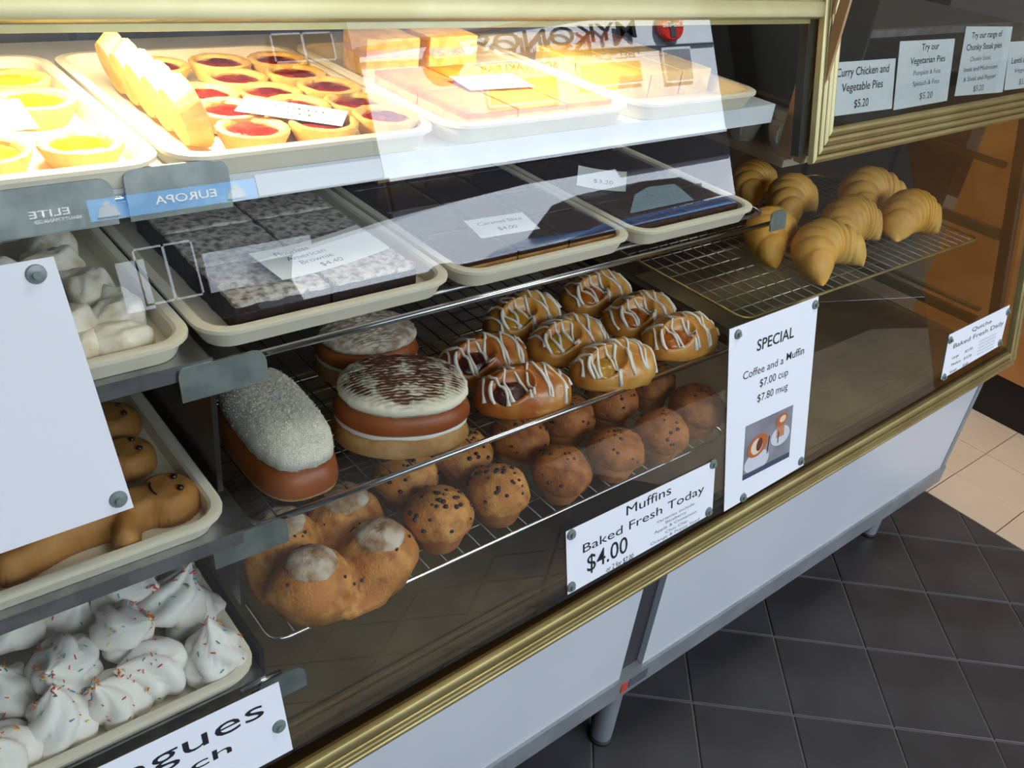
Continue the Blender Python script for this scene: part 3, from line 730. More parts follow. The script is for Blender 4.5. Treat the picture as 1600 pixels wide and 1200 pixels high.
st = mth('MULTIPLY', mth('ADD', mth('SINE', ph), 1.0), .5)
r2 = mth('ADD', mth('MULTIPLY', un, un), mth('MULTIPLY', vn, vn))
inside = nt.nodes.new('ShaderNodeMapRange'); inside.inputs[1].default_value = 1.0; inside.inputs[2].default_value = .62; nt.links.new(r2, inside.inputs[0])
pat = nt.nodes.new('ShaderNodeMapRange'); pat.inputs[1].default_value = .42; pat.inputs[2].default_value = .62; nt.links.new(mth('ADD', no.outputs[0], mth('MULTIPLY', vn, .12)), pat.inputs[0])
den = mth('ADD', mth('MULTIPLY', pat.outputs[0], .7), mth('MULTIPLY', no2.outputs[0], .5))
fac = mth('MULTIPLY', mth('MULTIPLY', inside.outputs[0], den), mth('ADD', mth('MULTIPLY', st, .9), .15)); 
fac2 = nt.nodes.new('ShaderNodeClamp'); nt.links.new(mth('MULTIPLY', fac, 2.6), fac2.inputs[0])
mx = nt.nodes.new('ShaderNodeMix'); mx.data_type = 'RGBA'; mx.inputs[6].default_value = lin('f0e8cf'); mx.inputs[7].default_value = lin('56290f')
nt.links.new(fac2.outputs[0], mx.inputs[0]); nt.links.new(mx.outputs[2], bs.inputs['Base Color'])
mocha('round cream bun with combed mocha cream and cocoa dusting', (.540, .782, .8195), math.radians(-24), 1.07, m_cocoa)
m_ribbed = mat('ribbed_pale_cream', 'cfc0ae', .8, c2='9c8672', scale=80)
mocha('second cream bun behind the mocha bun, mostly hidden by the rod', (.580, .935, .8195), math.radians(-10), .9, m_ribbed)

# ------------------------------------------------------------------ danishes
def danish(kind, seed):
    t = thing('danish', 'x', 'danish')
    A, B_, Hh = .072, .047, .046
    md = m_danish if kind == 'cherry' else m_danish_light
    rnd = random.Random(seed)
    sd = rnd.uniform(0, 9)
    bx_, by_ = -.40, -.40
    def f(u, v, s, raw=False):
        s2 = min(1, math.hypot(u, v) if False else s)
        h = Hh * (1 - s2 ** 2.7) ** .5
        h *= 1.0 + .10 * max(0, 1 - abs(v - .15) * 1.6)           # crest
        h -= .004 * abs(sin((u * 1.1 + v * .55 + sd * .02) * 6.2)) ** 6 * (1 if u > -.15 else 0)      # fold lines
        h += .0035 * max(0, sin((u * .9 + v * .7) * 7.5)) * (1 if u > -.1 else .0)
        d = math.hypot((u - bx_) / .42, (v - by_) / .42)
        if d < 1.25:
            k = max(0, 1 - d ** 3); h = h * (1 - .40 * k) if d < 1 else h
            h += .0045 * math.exp(-((d - 1.05) / .12) ** 2)
        h += nz((u * 2 + sd, v * 2, 0), 1.6) * .003
        return h + .004
    b = mound(f, A, B_, 64, 28, 2.2); displace(b, .0006, 120); b.build('pastry', md, t, smooth=True)
    # filling
    fm = {'cherry': m_cherry, 'custard': m_custard, 'orange': m_custard_orange}[kind]
    q = mound(lambda u, v, s: Hh * .66 + .30 * v * B_ * .42 + .010 * (1 - s * s) , A * .39, B_ * .42, 26, 8, 2)
    for v in q.v: v.x += A * bx_; v.y += B_ * by_
    q.v[:26] = [Vector((v.x, v.y, .010)) for v in q.v[:26]]
    displace(q, .0022, 130, seed); q.build('filling', fm, t, smooth=True)
    # rolled end nub
    q = MB()
    for i in range(3): q.ball((A * .80 + .003 * i, -B_ * .05, .020 + .001 * i), .0165 - .0042 * i, 16, 8, (.62, 1, 1))
    displace(q, .001, 90); q.build('rolled_end', md, t, smooth=True)
    # icing drizzle
    def hgt(x, y):
        u, v = x / A, y / B_; s = (abs(u) ** 2.2 + abs(v) ** 2.2) ** (1 / 2.2)
        if s >= .995: return None
        h = f(u, v, s)
        d = math.hypot((u - bx_) / .39, (v - by_) / .42)
        if d < 1: h = max(h, Hh * .66 + .30 * (v - by_) * B_ + .010 * (1 - d * d))
        return h
    ic = MB(); x = -A * .95; pts = []; up = True; run = []
    while x < A * .9:
        span = rnd.uniform(.75, .97); step = rnd.uniform(.010, .017); n = 14
        for i in range(n):
            fr_ = i / (n - 1); yy = (fr_ * 2 - 1) * B_ * span * (1 if up else -1); xx = x + step * fr_ + .003 * sin(fr_ * 9 + seed)
            h = hgt(xx, yy)
            if h is None: 
                if len(run) > 2: pts.append(run)
                run = []
            else: run.append(Vector((xx, yy, h + .0008)))
        x += step; up = not up
        if rnd.random() < .30:
            if len(run) > 2: pts.append(run)
            run = []
    if len(run) > 2: pts.append(run)
    for r_ in pts:
        rad = [.0016 + .0012 * rnd.random() + (.0012 if i in (0, len(r_) - 1) else 0) for i in range(len(r_))]
        ic.tube(r_, rad, 7)
    # thick smear on the lip
    sm = []
    for i in range(8):
        a = PI * .78 + i * .16; xx, yy = A * (bx_ + .42 * cos(a)), B_ * (by_ + .50 * sin(a)); h = hgt(xx, yy)
        if h: sm.append(Vector((xx, yy, h + .001)))
    if len(sm) > 2: ic.tube(sm, [.002 + .0012 * sin(PI * i / (len(sm) - 1)) for i in range(len(sm))], 7)
    ic.build('icing_drizzle', m_icing, t, smooth=True)
    return t
dp = [('cherry', .722, .728, -18, 'cherry danish with dark filling in the front row beside the mocha bun'), ('cherry', .724, .822, -8, 'cherry danish with dark filling in the second row behind the front cherry one'), ('custard', .888, .716, -12, 'yellow custard danish in the middle of the front row'),
      ('custard', .876, .806, -6, 'custard danish in the centre of the second row'), ('custard', .862, .898, -2, 'custard danish in the back row, left side'), ('orange', 1.030, .905, -4, 'orange filled danish in the back row near the middle shelf rod'),
      ('orange', 1.043, .812, -6, 'orange filled danish in the second row at the right'), ('orange', 1.050, .728, -8, 'orange filled danish at the right end of the front row, next to the special sign')]
for i, (kd, x, y, rz, lb) in enumerate(dp):
    o = danish(kd, 20 + i); place(o, (x, y + .024, .8195), (0, 0, math.radians(rz + 4)), (1.02, 1.0, 1.0)); o['label'] = lb; o['group'] = 'iced danishes on the second rack'

# ------------------------------------------------------------------ croissants
def croissant(seed, bend=2.3, m=None, size=1.0, nm='croissant'):
    rnd = random.Random(seed)
    t = thing(nm, 'x', 'croissant'); b = MB(); R = .060; n = 110; rings = []
    for i in range(n + 1):
        q = -1 + 2 * i / n; a = q * bend / 2
        aq = abs(q); st = aq * 4.2; fr_ = st - math.floor(st)
        r = .0225 * (1 - aq ** 2.0) ** .8 + .0145 * (1 - aq ** 14) ** .5 
        r *= 1.0 + .075 * (sin(PI * min(1, fr_ * 1.15)) ** .7) - .03
        if aq < .05: r *= .99
        cx, cy = R * sin(a) * 1.12, R * (cos(a) - 1) * 1.15 + .018
        tx, ty = cos(a), -sin(a); nx_, ny_ = -ty, tx
        ring = []
        for k_ in range(22):
            ph_ = 2 * PI * k_ / 22; rr_ = r * (1 + .03 * nz((q * 4, cos(ph_), sin(ph_) + seed), 2.2))
            ring.append((cx + nx_ * rr_ * cos(ph_), cy + ny_ * rr_ * cos(ph_), max(.0, r * .84) + rr_ * .90 * sin(ph_)))
        rings.append(ring)
    b.loft(rings)
    for v in b.v: v.z = max(v.z, 0)
    b.build('pastry', m or m_croissant, t, smooth=True)
    return t
CR = [croissant(1), croissant(2, 2.7), croissant(3, 2.0)]
cp = [(1.425, .860, 22, 0, 1.12, 'croissant leaning beside the little shelf end plate, leftmost'), (1.462, .770, 6, 1, 1.16, 'croissant at the front of the pile, nearest the glass'), (1.632, .818, -2, 2, 1.22, 'large croissant in the middle of the pile'),
      (1.635, .965, 16, 0, 1.15, 'croissant behind the shelf end plate in the back row'), (1.830, .905, 4, 1, 1.28, 'largest croissant at the back of the pile'), (1.805, .785, -6, 2, 1.22, 'croissant at the right end of the pile')]
used = set()
for i, (x, y, rz, kx, s, lb) in enumerate(cp):
    o = CR[kx] if kx not in used else dup(CR[kx]); used.add(kx)
    place(o, (x, y, .8695), (0, 0, math.radians(rz)), (s * 1.05, s, s * 1.1)); o['label'] = lb; o['group'] = 'croissants on the right rack'

# ------------------------------------------------------------------ meringues
def meringue(seed):
    rnd = random.Random(seed); t = thing('meringue', 'x', 'meringue')
    tw = rnd.choice((-1, 1)) * rnd.uniform(60, 110)
    prof = [(.0, 0), (.027, 0), (.0305, .006), (.030, .014), (.026, .021), (.0255, .025), (.0225, .032), (.017, .038), (.0125, .044), (.008, .051), (.0035, .057), (.0005, .061)]
    b = MB().lathe(prof, 72, fn=lambda r, z, a: (r * (1 + .36 * abs(cos(2.5 * (a + z * tw * .42))) ** .8 - .20) if r > .001 else r, z))
    for v in b.v:
        k_ = v.z / .06; v.x += .010 * k_ * k_ * sin(seed); v.y += .010 * k_ * k_ * cos(seed * 1.7)
    displace(b, .0022, 45, seed); b.build('piped_swirl', m_mer, t, smooth=True)
    c = MB(); 
    for _ in range(34):
        a = rnd.uniform(0, 2 * PI); i = rnd.uniform(3.5, 10.6); i0 = int(i); f_ = i - i0
        r = prof[i0][0] * (1 - f_) + prof[i0 + 1][0] * f_; z = prof[i0][1] * (1 - f_) + prof[i0 + 1][1] * f_
        r *= 1 + .36 * abs(cos(2.5 * (a + z * tw * .42))) ** .8 - .20; k_ = z / .06
        p = Vector((r * cos(a) + .010 * k_ * k_ * sin(seed), r * sin(a) + .010 * k_ * k_ * cos(seed * 1.7), z + .0008))
        d = Vector((rnd.uniform(-1, 1), rnd.uniform(-1, 1), rnd.uniform(-.5, .5))).normalized() * .0024
        c.tube([p - d, p + d], .00065, 5, mi=rnd.choice((0, 0, 1, 2, 3, 3, 4)))
    c.build('sprinkles', SPR, t, kind='stuff')
    return t
MR = [meringue(i) for i in range(4)]
mm = [(.240, .672, 0, (0, 0)), (.190, .690, 0, (-.9, .3)), (.135, .680, 0, (.1, .2)), (.075, .678, 0, (0, 0)), (.100, .728, .022, (-.5, -.4)), (.155, .742, .026, (-.8, .2)), (.212, .735, .02, (-.5, .5)), (.243, .745, .004, (0, .3)),
      (.045, .735, .006, (.3, 0)), (.060, .790, .02, (-.6, .2)), (.118, .798, .01, (0, -.4)), (.180, .800, .03, (-.7, .7)), (.238, .805, .012, (-.3, 0)), (.215, .862, .018, (.4, .3)), (.150, .865, .012, (.3, -.5)), (.085, .86, .01, (0, 0)), (.242, .91, .004, (0, 0)), (.020, .672, 0, (0, .2)), (.03, .84, .01, (.2, 0))]
mlab = ['upright meringue nearest the front right corner of the tray', 'meringue lying tilted, second from the right corner at the front', 'front row meringue with sprinkles gathered on its top, middle of the tray', 'front row meringue low at the left with red sprinkles', 'raised meringue leaning left above the front row',
        'large meringue on top of the pile with sweeping ridges', 'tall meringue leaning back near the tray middle', 'meringue against the right tray side, second from the front', 'meringue at the left picture edge, second row', 'raised meringue at the upper left of the pile', 'meringue with long pale folds in the third row',
        'topmost meringue of the heap, curling to the left', 'meringue by the right tray wall, third from the front', 'meringue tucked under the shelf edge at the back', 'meringue in the shade of the shelf, back middle', 'meringue in the shade of the shelf, back left', 'rearmost meringue at the right tray wall', 'meringue cut off by the lower left picture edge', 'meringue at the left picture edge, furthest back']
used = set()
for i, ((x, y, dz, (rx, ry)), lb) in enumerate(zip(mm, mlab)):
    kx = i % 4; o = MR[kx] if kx not in used else dup(MR[kx]); used.add(kx)
    place(o, (x, y + .016, .6485 + dz + (.012 if abs(rx) > .4 else 0)), (rx, ry, i * 2.1), random.uniform(1.0, 1.2)); o['label'] = lb; o['group'] = 'meringues with sprinkles'

# ------------------------------------------------------------------ flat figures (gingerbread)
def flat_shape(caps, h, step=.0022, blend=.006, wob=0.0008, seed=0):
    def sd(x, y):
        d = None
        for (x0, y0, r0, x1, y1, r1) in caps:
            vx, vy = x1 - x0, y1 - y0; L2 = vx * vx + vy * vy
            k_ = 0 if L2 == 0 else max(0, min(1, ((x - x0) * vx + (y - y0) * vy) / L2))
            q = math.hypot(x - x0 - vx * k_, y - y0 - vy * k_) - (r0 + (r1 - r0) * k_)
            if d is None: d = q
            else:
                hh_ = max(0, min(1, .5 + .5 * (d - q) / blend)); d = d * (1 - hh_) + q * hh_ - blend * hh_ * (1 - hh_)
        return d
    xs = [c[0] for c in caps] + [c[3] for c in caps]; ys = [c[1] for c in caps] + [c[4] for c in caps]; R_ = max(max(c[2], c[5]) for c in caps) + step * 2
    x0, x1, y0, y1 = min(xs) - R_, max(xs) + R_, min(ys) - R_, max(ys) + R_
    nx_, ny_ = int((x1 - x0) / step) + 1, int((y1 - y0) / step) + 1
    idx = {}; B = MB(); vs = []; 
    for i in range(nx_):
        for j in range(ny_):
            x, y = x0 + i * step, y0 + j * step; d = sd(x, y)
            if d < step * .75:
                if d > -step * .45:
                    gx = (sd(x + 1e-4, y) - d) / 1e-4; gy = (sd(x, y + 1e-4) - d) / 1e-4; g2 = gx * gx + gy * gy + 1e-9; x -= d * gx / g2; y -= d * gy / g2; d = 0
                w_ = .014; k_ = min(1, -d / w_); z = h * (.25 + .75 * math.sqrt(max(0, 1 - (1 - k_) ** 2))) + nz((x + seed, y, 0), 60) * wob
                idx[i, j] = len(vs); vs.append((x, y, z))
    fs = []
    for (i, j) in idx:
        if (i + 1, j) in idx and (i + 1, j + 1) in idx and (i, j + 1) in idx: fs.append((idx[i, j], idx[i + 1, j], idx[i + 1, j + 1], idx[i, j + 1]))
        elif (i + 1, j) in idx and (i, j + 1) in idx: fs.append((idx[i, j], idx[i + 1, j], idx[i, j + 1]))
        elif (i - 1, j) in idx and (i, j - 1) in idx and (i - 1, j - 1) not in idx: fs.append((idx[i, j], idx[i - 1, j], idx[i, j - 1]))
    ed = {}
    for f_ in fs:
        for a_, b__ in zip(f_, f_[1:] + f_[:1]):
            key = (min(a_, b__), max(a_, b__)); ed[key] = ed.get(key, 0) + 1
    base = len(vs); mp_ = {}
    def low(a_):
        if a_ not in mp_: mp_[a_] = len(vs); vs.append((vs[a_][0], vs[a_][1], 0))
        return mp_[a_]
    for (a_, b__), n_ in ed.items():
        if n_ == 1: la, lb_ = low(a_), low(b__); fs.append((a_, b__, lb_, la))
    B.add(vs, fs); return B
def gingerman(seed, label):
    t = thing('gingerbread_man', label, 'biscuit', group='gingerbread figures')
    caps = [(.078, 0, .034, .078, 0, .034), (.045, 0, .026, -.035, 0, .027), (.030, .010, .015, .020, .048, .014), (.030, -.010, .015, .020, -.048, .014), (-.035, .010, .018, -.085, .032, .016), (-.035, -.010, .018, -.085, -.032, .016)]
    b = flat_shape(caps, .020, seed=seed); b.build('biscuit', m_ginger, t, smooth=True)
    for ex, ey in ((.090, .011), (.090, -.011)):
        MB().ball((ex, ey, .0205), .0042, 8, 5, (1, 1, .5)).build('eye', m_choc, t, smooth=True)
    for bx in (.034, .012, -.010):
        MB().ball((bx, .0, .0205), .0040, 8, 5, (1, 1, .5)).build('button', m_choc, t, smooth=True)
    MB().tube([(.066 - .004 * cos(a), .012 * sin(a), .0208) for a in [-1.2 + .3 * i for i in range(9)]], .0010, 6).build('mouth', m_choc, t, smooth=True)
    return t
g0 = gingerman(1, 'gingerbread man lying nearest the tray front, head to the right with dark buttons')
place(g0, (.155, .764, .8385), (.0, 0, math.radians(-3)), (.96, .96, 1.5))
for i, (x, y, z, rz, s, lb) in enumerate(((.148, .842, .842, 4, .9, 'gingerbread man with its face just below the blank sheet'), (.156, .918, .844, 0, .9, 'gingerbread man furthest back, face peeping past the blank sheet'), (.000, .775, .839, -8, .95, 'gingerbread biscuit at the left picture edge with a foot in view'))):
    o = dup(g0); place(o, (x, y, z), (0, 0, math.radians(rz)), (s, s, s * 1.4)); o['label'] = lb
# sugar dusted crescents
DC = []
def dusted(seed):
    t = thing('dusted_biscuit', 'x', 'biscuit'); rnd = random.Random(seed)
    b = mound(lambda u, v, s: .026 * (1 - min(1, s) ** 2.6) ** .5 + .004 + .006 * nz((u * 1.8 + seed, v * 1.8, 0), 1), .040, .026, 36, 14, 2.1)
    for v in b.v: v.y += v.x * v.x * 14 - .006
    displace(b, .004, 55, seed); b.build('biscuit', m_dust, t, smooth=True); return t
DC = [dusted(i) for i in (1, 2, 3)]
used = set()
for i, (x, y, z, rz, lb) in enumerate(((.222, .835, .004, 60, 'sugar dusted biscuit nearest the tray corner, tall edge to the right'), (.205, .790, 0, -20, 'sugar dusted biscuit lying flat at the tray front'), (.170, .815, .012, 20, 'sugar dusted biscuit beside the blank sheet edge'), (.210, .885, .010, 100, 'sugar dusted biscuit in the middle of the heap'), (.165, .79, 0, 10, 'sugar dusted biscuit half hidden by the blank sheet at the front'),
        (.195, .940, .014, 30, 'sugar dusted biscuit further back beside the tray side'), (.150, .90, .03, -40, 'sugar dusted biscuit on top of the heap'), (.205, 1.00, .012, 70, 'sugar dusted biscuit third from the back'), (.170, 1.06, .02, 0, 'sugar dusted biscuit second from the back'), (.195, 1.12, .012, 40, 'sugar dusted biscuit furthest back in the tray'))):
    kx = i % 3; o = DC[kx] if kx not in used else dup(DC[kx]); used.add(kx)
    place(o, (x, y, 1.0265 + z), (random.uniform(-.2, .2), random.uniform(-.2, .2), math.radians(rz)), 1.0); o['label'] = lb; o['group'] = 'sugar dusted biscuits'

# ================================================================== SIGNS ON THE GLASS
def sign(name, label, quad, t=.0005, w=.0008, m=m_paper, pins=(), cat='sign', torn=False):
    """quad: TL, TR, BR, BL in glass coordinates"""
    u0 = min(q[0] for q in quad); v0 = min(q[1] for q in quad)
    th_ = thing(name, label, cat, mtx=gmtx(u0, v0, w))
    P = [Vector((q[0] - u0, q[1] - v0, 0)) for q in quad]
    up = Vector((0, 0, t))
    MB().hexa([P[0], P[1], P[2], P[3]], [p + up for p in P]).build('sheet', m, th_)
    for (pu, pv) in pins:
        b = MB().lathe([(0, 0), (.0085, 0), (.0075, .0022), (.003, .003), (.0035, .006), (0, .006)], 18, (pu - u0, pv - v0, t))
        b.build('suction_pin', m_pin, th_, smooth=True, sharp=40)
    return th_, u0, v0
def line(sg, s, x0, x1, v, cap, m=m_ink, bold=0.0, **k):
    th_, u0, v0 = sg
    return text(s, x0 - u0, x1 - u0, v - v0, cap, m, th_, bold=bold, w=.0008, **k)
sg = sign('muffin_sign', 'white sign reading Muffins Baked Fresh Today $4.00', [(.720, .1085), (1.046, .1085), (1.044, .011), (.721, .0035)], pins=((.730, .100), (1.040, .103), (.728, .014), (1.034, .018)))
line(sg, 'Muffins', .841, .940, .0865, .0165); line(sg, 'Baked Fresh Today', .752, 1.020, .060, .0150)
line(sg, '$4.00', .760, .844, .024, .0290, bold=.005); line(sg, 'or 2 for $7.00', .799, .857, .0065, .0095)
for s, a, b_, v in (('Varieties include', .908, .997, .0455), ('Blueberry', .929, .978, .0375), ('Apple & Cinnamon', .903, 1.002, .0290), ('Choc Chip', .929, .981, .0200), ('Orange & Poppy Seed', .895, 1.011, .0118)): line(sg, s, a, b_, v, .0052, m_inkgrey)
sg = sign('special_sign', 'tall white sign reading SPECIAL with a coffee photo', [(1.064, .325), (1.301, .328), (1.301, .010), (1.075, .002)], w=.001, pins=((1.085, .312), (1.292, .315), (1.291, .022), (1.125, .010)))
line(sg, 'SPECIAL', 1.137, 1.237, .271, .0195, bold=.012); line(sg, 'Coffee and a', 1.105, 1.213, .2300, .0140); line(sg, 'Muffin', 1.221, 1.271, .2330, .0140, bold=.005)
line(sg, '$7.00 cup', 1.151, 1.229, .2050, .0140); line(sg, '$7.80 mug', 1.147, 1.231, .1790, .0140)
th_, u0, v0 = sg
ox, oy = 1.120 - u0, .044 - v0; PW, PH = .132, .100
ph_o = MB().box(ox, ox + PW, oy, oy + PH, .0005, .0009).build('photo_print', mat('photo_backdrop', '76757d', .5, c2='8c8b94', scale=18), th_)
def disc(parent, name, m, cx, cy, rx, ry, z, rot=0, n=28):
    b = MB(); pts = []
    for k_ in range(n):
        a = 2 * PI * k_ / n; x, y = rx * cos(a), ry * sin(a)
        pts.append((cx + x * cos(rot) - y * sin(rot), cy + x * sin(rot) + y * cos(rot), z))
    b.loft([pts, [(p[0], p[1], z + .0002) for p in pts]]); return b.build(name, m, parent)
m_cupw = mat('photo_white', 'c9ccd4', .6); m_cof = mat('photo_coffee', 'b4622c', .6); m_cof2 = mat('photo_cocoa', '5d2c1a', .6); m_milk = mat('photo_milk', 'dfc9b4', .6)
disc(ph_o, 'saucer', m_cupw, ox + .036, oy + .024, .034, .020, .0009)
disc(ph_o, 'saucer', m_cupw, ox + .100, oy + .052, .027, .018, .0009)
MB().box(ox + .020, ox + .052, oy + .020, oy + .048, .0011, .0012).build('cup_print', m_cupw, ph_o)
MB().box(ox + .088, ox + .110, oy + .050, oy + .078, .0011, .0012).build('cup_print', mat('photo_latte', 'b8805c', .6), ph_o)
disc(ph_o, 'coffee_print', m_cof, ox + .036, oy + .054, .028, .019, .0013, .25); disc(ph_o, 'froth_print', m_milk, ox + .033, oy + .053, .016, .014, .0015, .25); disc(ph_o, 'cocoa_print', m_cof2, ox + .040, oy + .055, .008, .012, .0017, -.3)
disc(ph_o, 'coffee_print', m_cof, ox + .101, oy + .082, .016, .011, .0013, .2); disc(ph_o, 'froth_print', m_milk, ox + .103, oy + .083, .009, .006, .0015, .2)
MB().tube([(ox + .064, oy + .030, .0013), (ox + .068, oy + .062, .0013)], .0008, 5).build('spoon_print', m_ink, ph_o)
MB().tube([(ox + .093, oy + .040, .0013), (ox + .094, oy + .062, .0013)], .0008, 5).build('spoon_print', m_ink, ph_o)
MB().box(ox, ox + PW, oy, oy + .010, .0009, .0011).build('table_print', mat('photo_blue', '3a4560', .6), ph_o)
sg = sign('quiche_sign', 'white sign reading Quiche Baked Fresh Daily at the far right corner', [(1.805, .1385), (2.084, .1435), (2.069, .0500), (1.797, .0400)], pins=((1.812, .125), (2.078, .128), (1.808, .043), (2.062, .058)))
line(sg, 'Quiche', 1.909, 2.001, .1200, .0095); line(sg, 'Baked Fresh Daily', 1.832, 2.066, .1010, .0105)
for s, a, b_, v in (('Large', 1.834, 1.863, .0765), ('$21.00', 1.891, 1.925, .0765), ('Medium', 1.834, 1.876, .0605), ('$15.00', 1.890, 1.925, .0605), ('Small', 1.832, 1.861, .0445), ('$4.80', 1.890, 1.915, .0445)): line(sg, s, a, b_, v, .0062)
for i in range(5): scribble(1.955 - u0 * 0 - sg[1] + .0, 2.035 - sg[1], .085 - .0075 * i - sg[2], .0035, m_inkgrey, sg[0], .0008, 12)
sg = sign('meringue_sign', 'white sign ending in gues, below the meringue tray', [(-.20, .100), (.284, .0935), (.2875, -.006), (-.20, -.003)], pins=((.276, .035),))
line(sg, 'Meringues', -.030, .262, .0600, .0250); line(sg, 'each', .125, .220, .0350, .0130, bold=.006)
sg = sign('blank_sheet', 'blank white sheet held on the glass at the upper left', [(-.24, .600), (.157, .602), (.1755, .358), (-.24, .352)], pins=((.141, .590), (.164, .371)), m=mat('sheet_paper', 'dfe2e6', .6), cat='sheet')  # even paper colour, slightly greyer than the other signs
for nm, lb, q, lines in (
    ('pie_sign', 'white sign reading Curry Chicken and Vegetable Pies $5.20', [(1.293, .699), (1.474, .697), (1.479, .617), (1.295, .619)], (('Curry Chicken and', 1.303, 1.456, .677, .0130, .008, m_ink), ('Vegetable Pies', 1.321, 1.442, .6540, .0130, .008, m_ink), ('$5.20', 1.361, 1.403, .6275, .0130, .004, m_ink))),
    ('pie_sign', 'white sign reading Try our Vegetarian Pies, taped at the top', [(1.482, .723), (1.668, .721), (1.669, .616), (1.485, .614)], (('Try our', 1.555, 1.614, .7060, .0110, .008, m_ink), ('Vegetarian Pies', 1.522, 1.641, .6850, .0110, .008, m_ink), ('Pumpkin & Feta', 1.537, 1.630, .6665, .0080, 0, m_inkgrey), ('Spinach & Feta', 1.539, 1.630, .6490, .0080, 0, m_inkgrey), ('$5.20', 1.567, 1.612, .6255, .0115, 0, m_inkgrey))),
    ('pie_sign', 'white sign reading Try our range of Chunky Steak pies', [(1.704, .740), (1.889, .735), (1.889, .616), (1.695, .622)], (('Try our range of', 1.729, 1.849, .7190, .0110, .008, m_ink), ('Chunky Steak pies', 1.715, 1.854, .6990, .0110, .008, m_ink), ('Chunky Steak,', 1.735, 1.818, .6800, .0080, 0, m_inkgrey), ('Steak and Mushroom', 1.715, 1.848, .6625, .0080, 0, m_inkgrey), ('& Steak and Pepper', 1.720, 1.849, .6455, .0080, 0, m_inkgrey), ('$5.20', 1.764, 1.805, .6255, .0110, 0, m_inkgrey))),
    ('pie_sign', 'white sign starting Lentil, cut off by the right picture edge', [(1.888, .708), (2.07, .706), (2.075, .617), (1.895, .619)], (('Lentil and', 1.908, 1.985, .6675, .0110, .006, m_ink), ('Vegetable', 1.925, 2.02, .6500, .0080, 0, m_inkgrey), ('$5.20', 1.955, 2.0, .6260, .0115, 0, m_inkgrey)))):
    sg = sign(nm, lb, q, w=-.004)
    sg[0]['group'] = 'pie signs inside the pie cabinet glass'
    for (s, a, b_, v, c_, bo, m_) in lines: line(sg, s, a, b_, v, c_, m_, bold=bo)

# price cards lying on the food
def card(label, w, h, loc, rot, lines=(), curl=0.0, name='price_card'):
    t = thing(name, label, 'price card', loc, rot=rot, group=None)
    b = MB(); n = 10; top = []; bot = []
    r0 = [(-w / 2 + w * i / n, -h / 2, curl * ((i / n - .5) ** 2) * 4) for i in range(n + 1)]
    r1 = [(x, h / 2, z) for x, _, z in r0]
    b.loft([r0 + [(x, y, z - .0004) for x, y, z in reversed(r0)], r1 + [(x, y, z - .0004) for x, y, z in reversed(r1)]])
    b.build('card', m_card, t)
    for (s, x0, x1, v, c_) in lines: 
        o = text(s, x0, x1, v, c_, m_ink, t, w=.0004)
        for q in o.data.vertices: q.co.z += curl * ((q.co.x / w) ** 2) * 4
    return t
D = math.radians
card('price card reading Flourless American Brownie $4.40', .150, .062, (.452, .832, 1.0640), (D(6), 0, D(9)), (('Flourless', -.050, -.006, .014, .0080), ('American', -.044, .008, .001, .0080), ('Brownie', -.034, .010, -.011, .0080), ('$4.40', -.016, .014, -.024, .0080)), .004)
card('price card reading Caramel Slice $4.00', .094, .044, (.722, .838, 1.0515), (D(8), 0, D(-4)), (('Caramel Slice', -.034, .036, .005, .0072), ('$4.00', -.012, .018, -.012, .0075)))
card('small tilted price card on the dark chocolate slices', .075, .038, (.968, .905, 1.058), (D(32), 0, D(-42)), (('$3.20', -.012, .018, -.008, .0075),), .003)
t = card('price card lying across the jam tarts', .110, .045, (.435, .862, 1.2185), (D(4), D(2), D(-38)))
scribble(-.02, .03, .004, .005, m_inkgrey, t, .0006, 6); scribble(-.012, .022, -.010, .005, m_inkgrey, t, .0006, 4)
t = card('blank looking price card on the orange slice', .098, .052, (.735, .905, 1.2190), (D(3), 0, D(-4)))
scribble(-.02, .02, .002, .004, m_inkgrey, t, .0006, 5)
t = card('price card at the left edge on the lemon tarts', .085, .045, (.150, .905, 1.223), (D(20), 0, D(6)))
scribble(0, .03, .004, .004, m_inkgrey, t, .0006, 4)

# crockery on a shelf behind the cakes
sh = MB().box(1.445, 1.95, .905, 1.33, 1.018, 1.032).build('crockery_shelf', mat('beige_shelf', 'b8ab90', .5)); tag(sh, 'beige shelf carrying white cups and plates behind the glass', 'shelf')
m_china = mat('white_china', 'd8d6d0', .2, spec=.6)
def cup_(label, loc, rz):
    t = thing('coffee_cup', label, 'cup', loc, rz, 'stacked white cups')
    MB().lathe([(0, 0), (.020, 0), (.021, .003), (.024, .006), (.031, .030), (.0345, .052), (.0335, .0525), (.029, .030), (.020, .008), (0, .007)], 28).build('bowl', m_china, t, smooth=True, sharp=60)
    MB().tube([(-.029, 0, .040), (-.040, 0, .043), (-.046, 0, .036), (-.045, 0, .024), (-.037, 0, .015), (-.027, 0, .014)], .0032, 8).build('handle', m_china, t, smooth=True); return t
for lb, x, y, z, rz in (('bottom cup of the left stack on the beige shelf', 1.475, 1.03, 1.0325, .5), ('top cup of the left stack on the beige shelf', 1.475, 1.03, 1.066, .4), ('bottom cup of the right stack on the beige shelf', 1.515, .965, 1.0325, .3), ('top cup of the right stack on the beige shelf', 1.515, .965, 1.066, .6)): cup_(lb, (x, y, z), rz)
for i in range(5):
    o = MB().lathe([(0, 0), (.035, 0), (.038, .004), (.062, .010), (.064, .0115), (.060, .0115), (.036, .0065), (0, .005)], 36).build('saucer', m_china, smooth=True, sharp=60)
    o.location = (1.520, 1.155, 1.0325 + .0052 * i); tag(o, f'white saucer in the stack behind the cups, {["bottom", "second", "middle", "fourth", "top"][i]} one', 'saucer', 'stacked saucers')
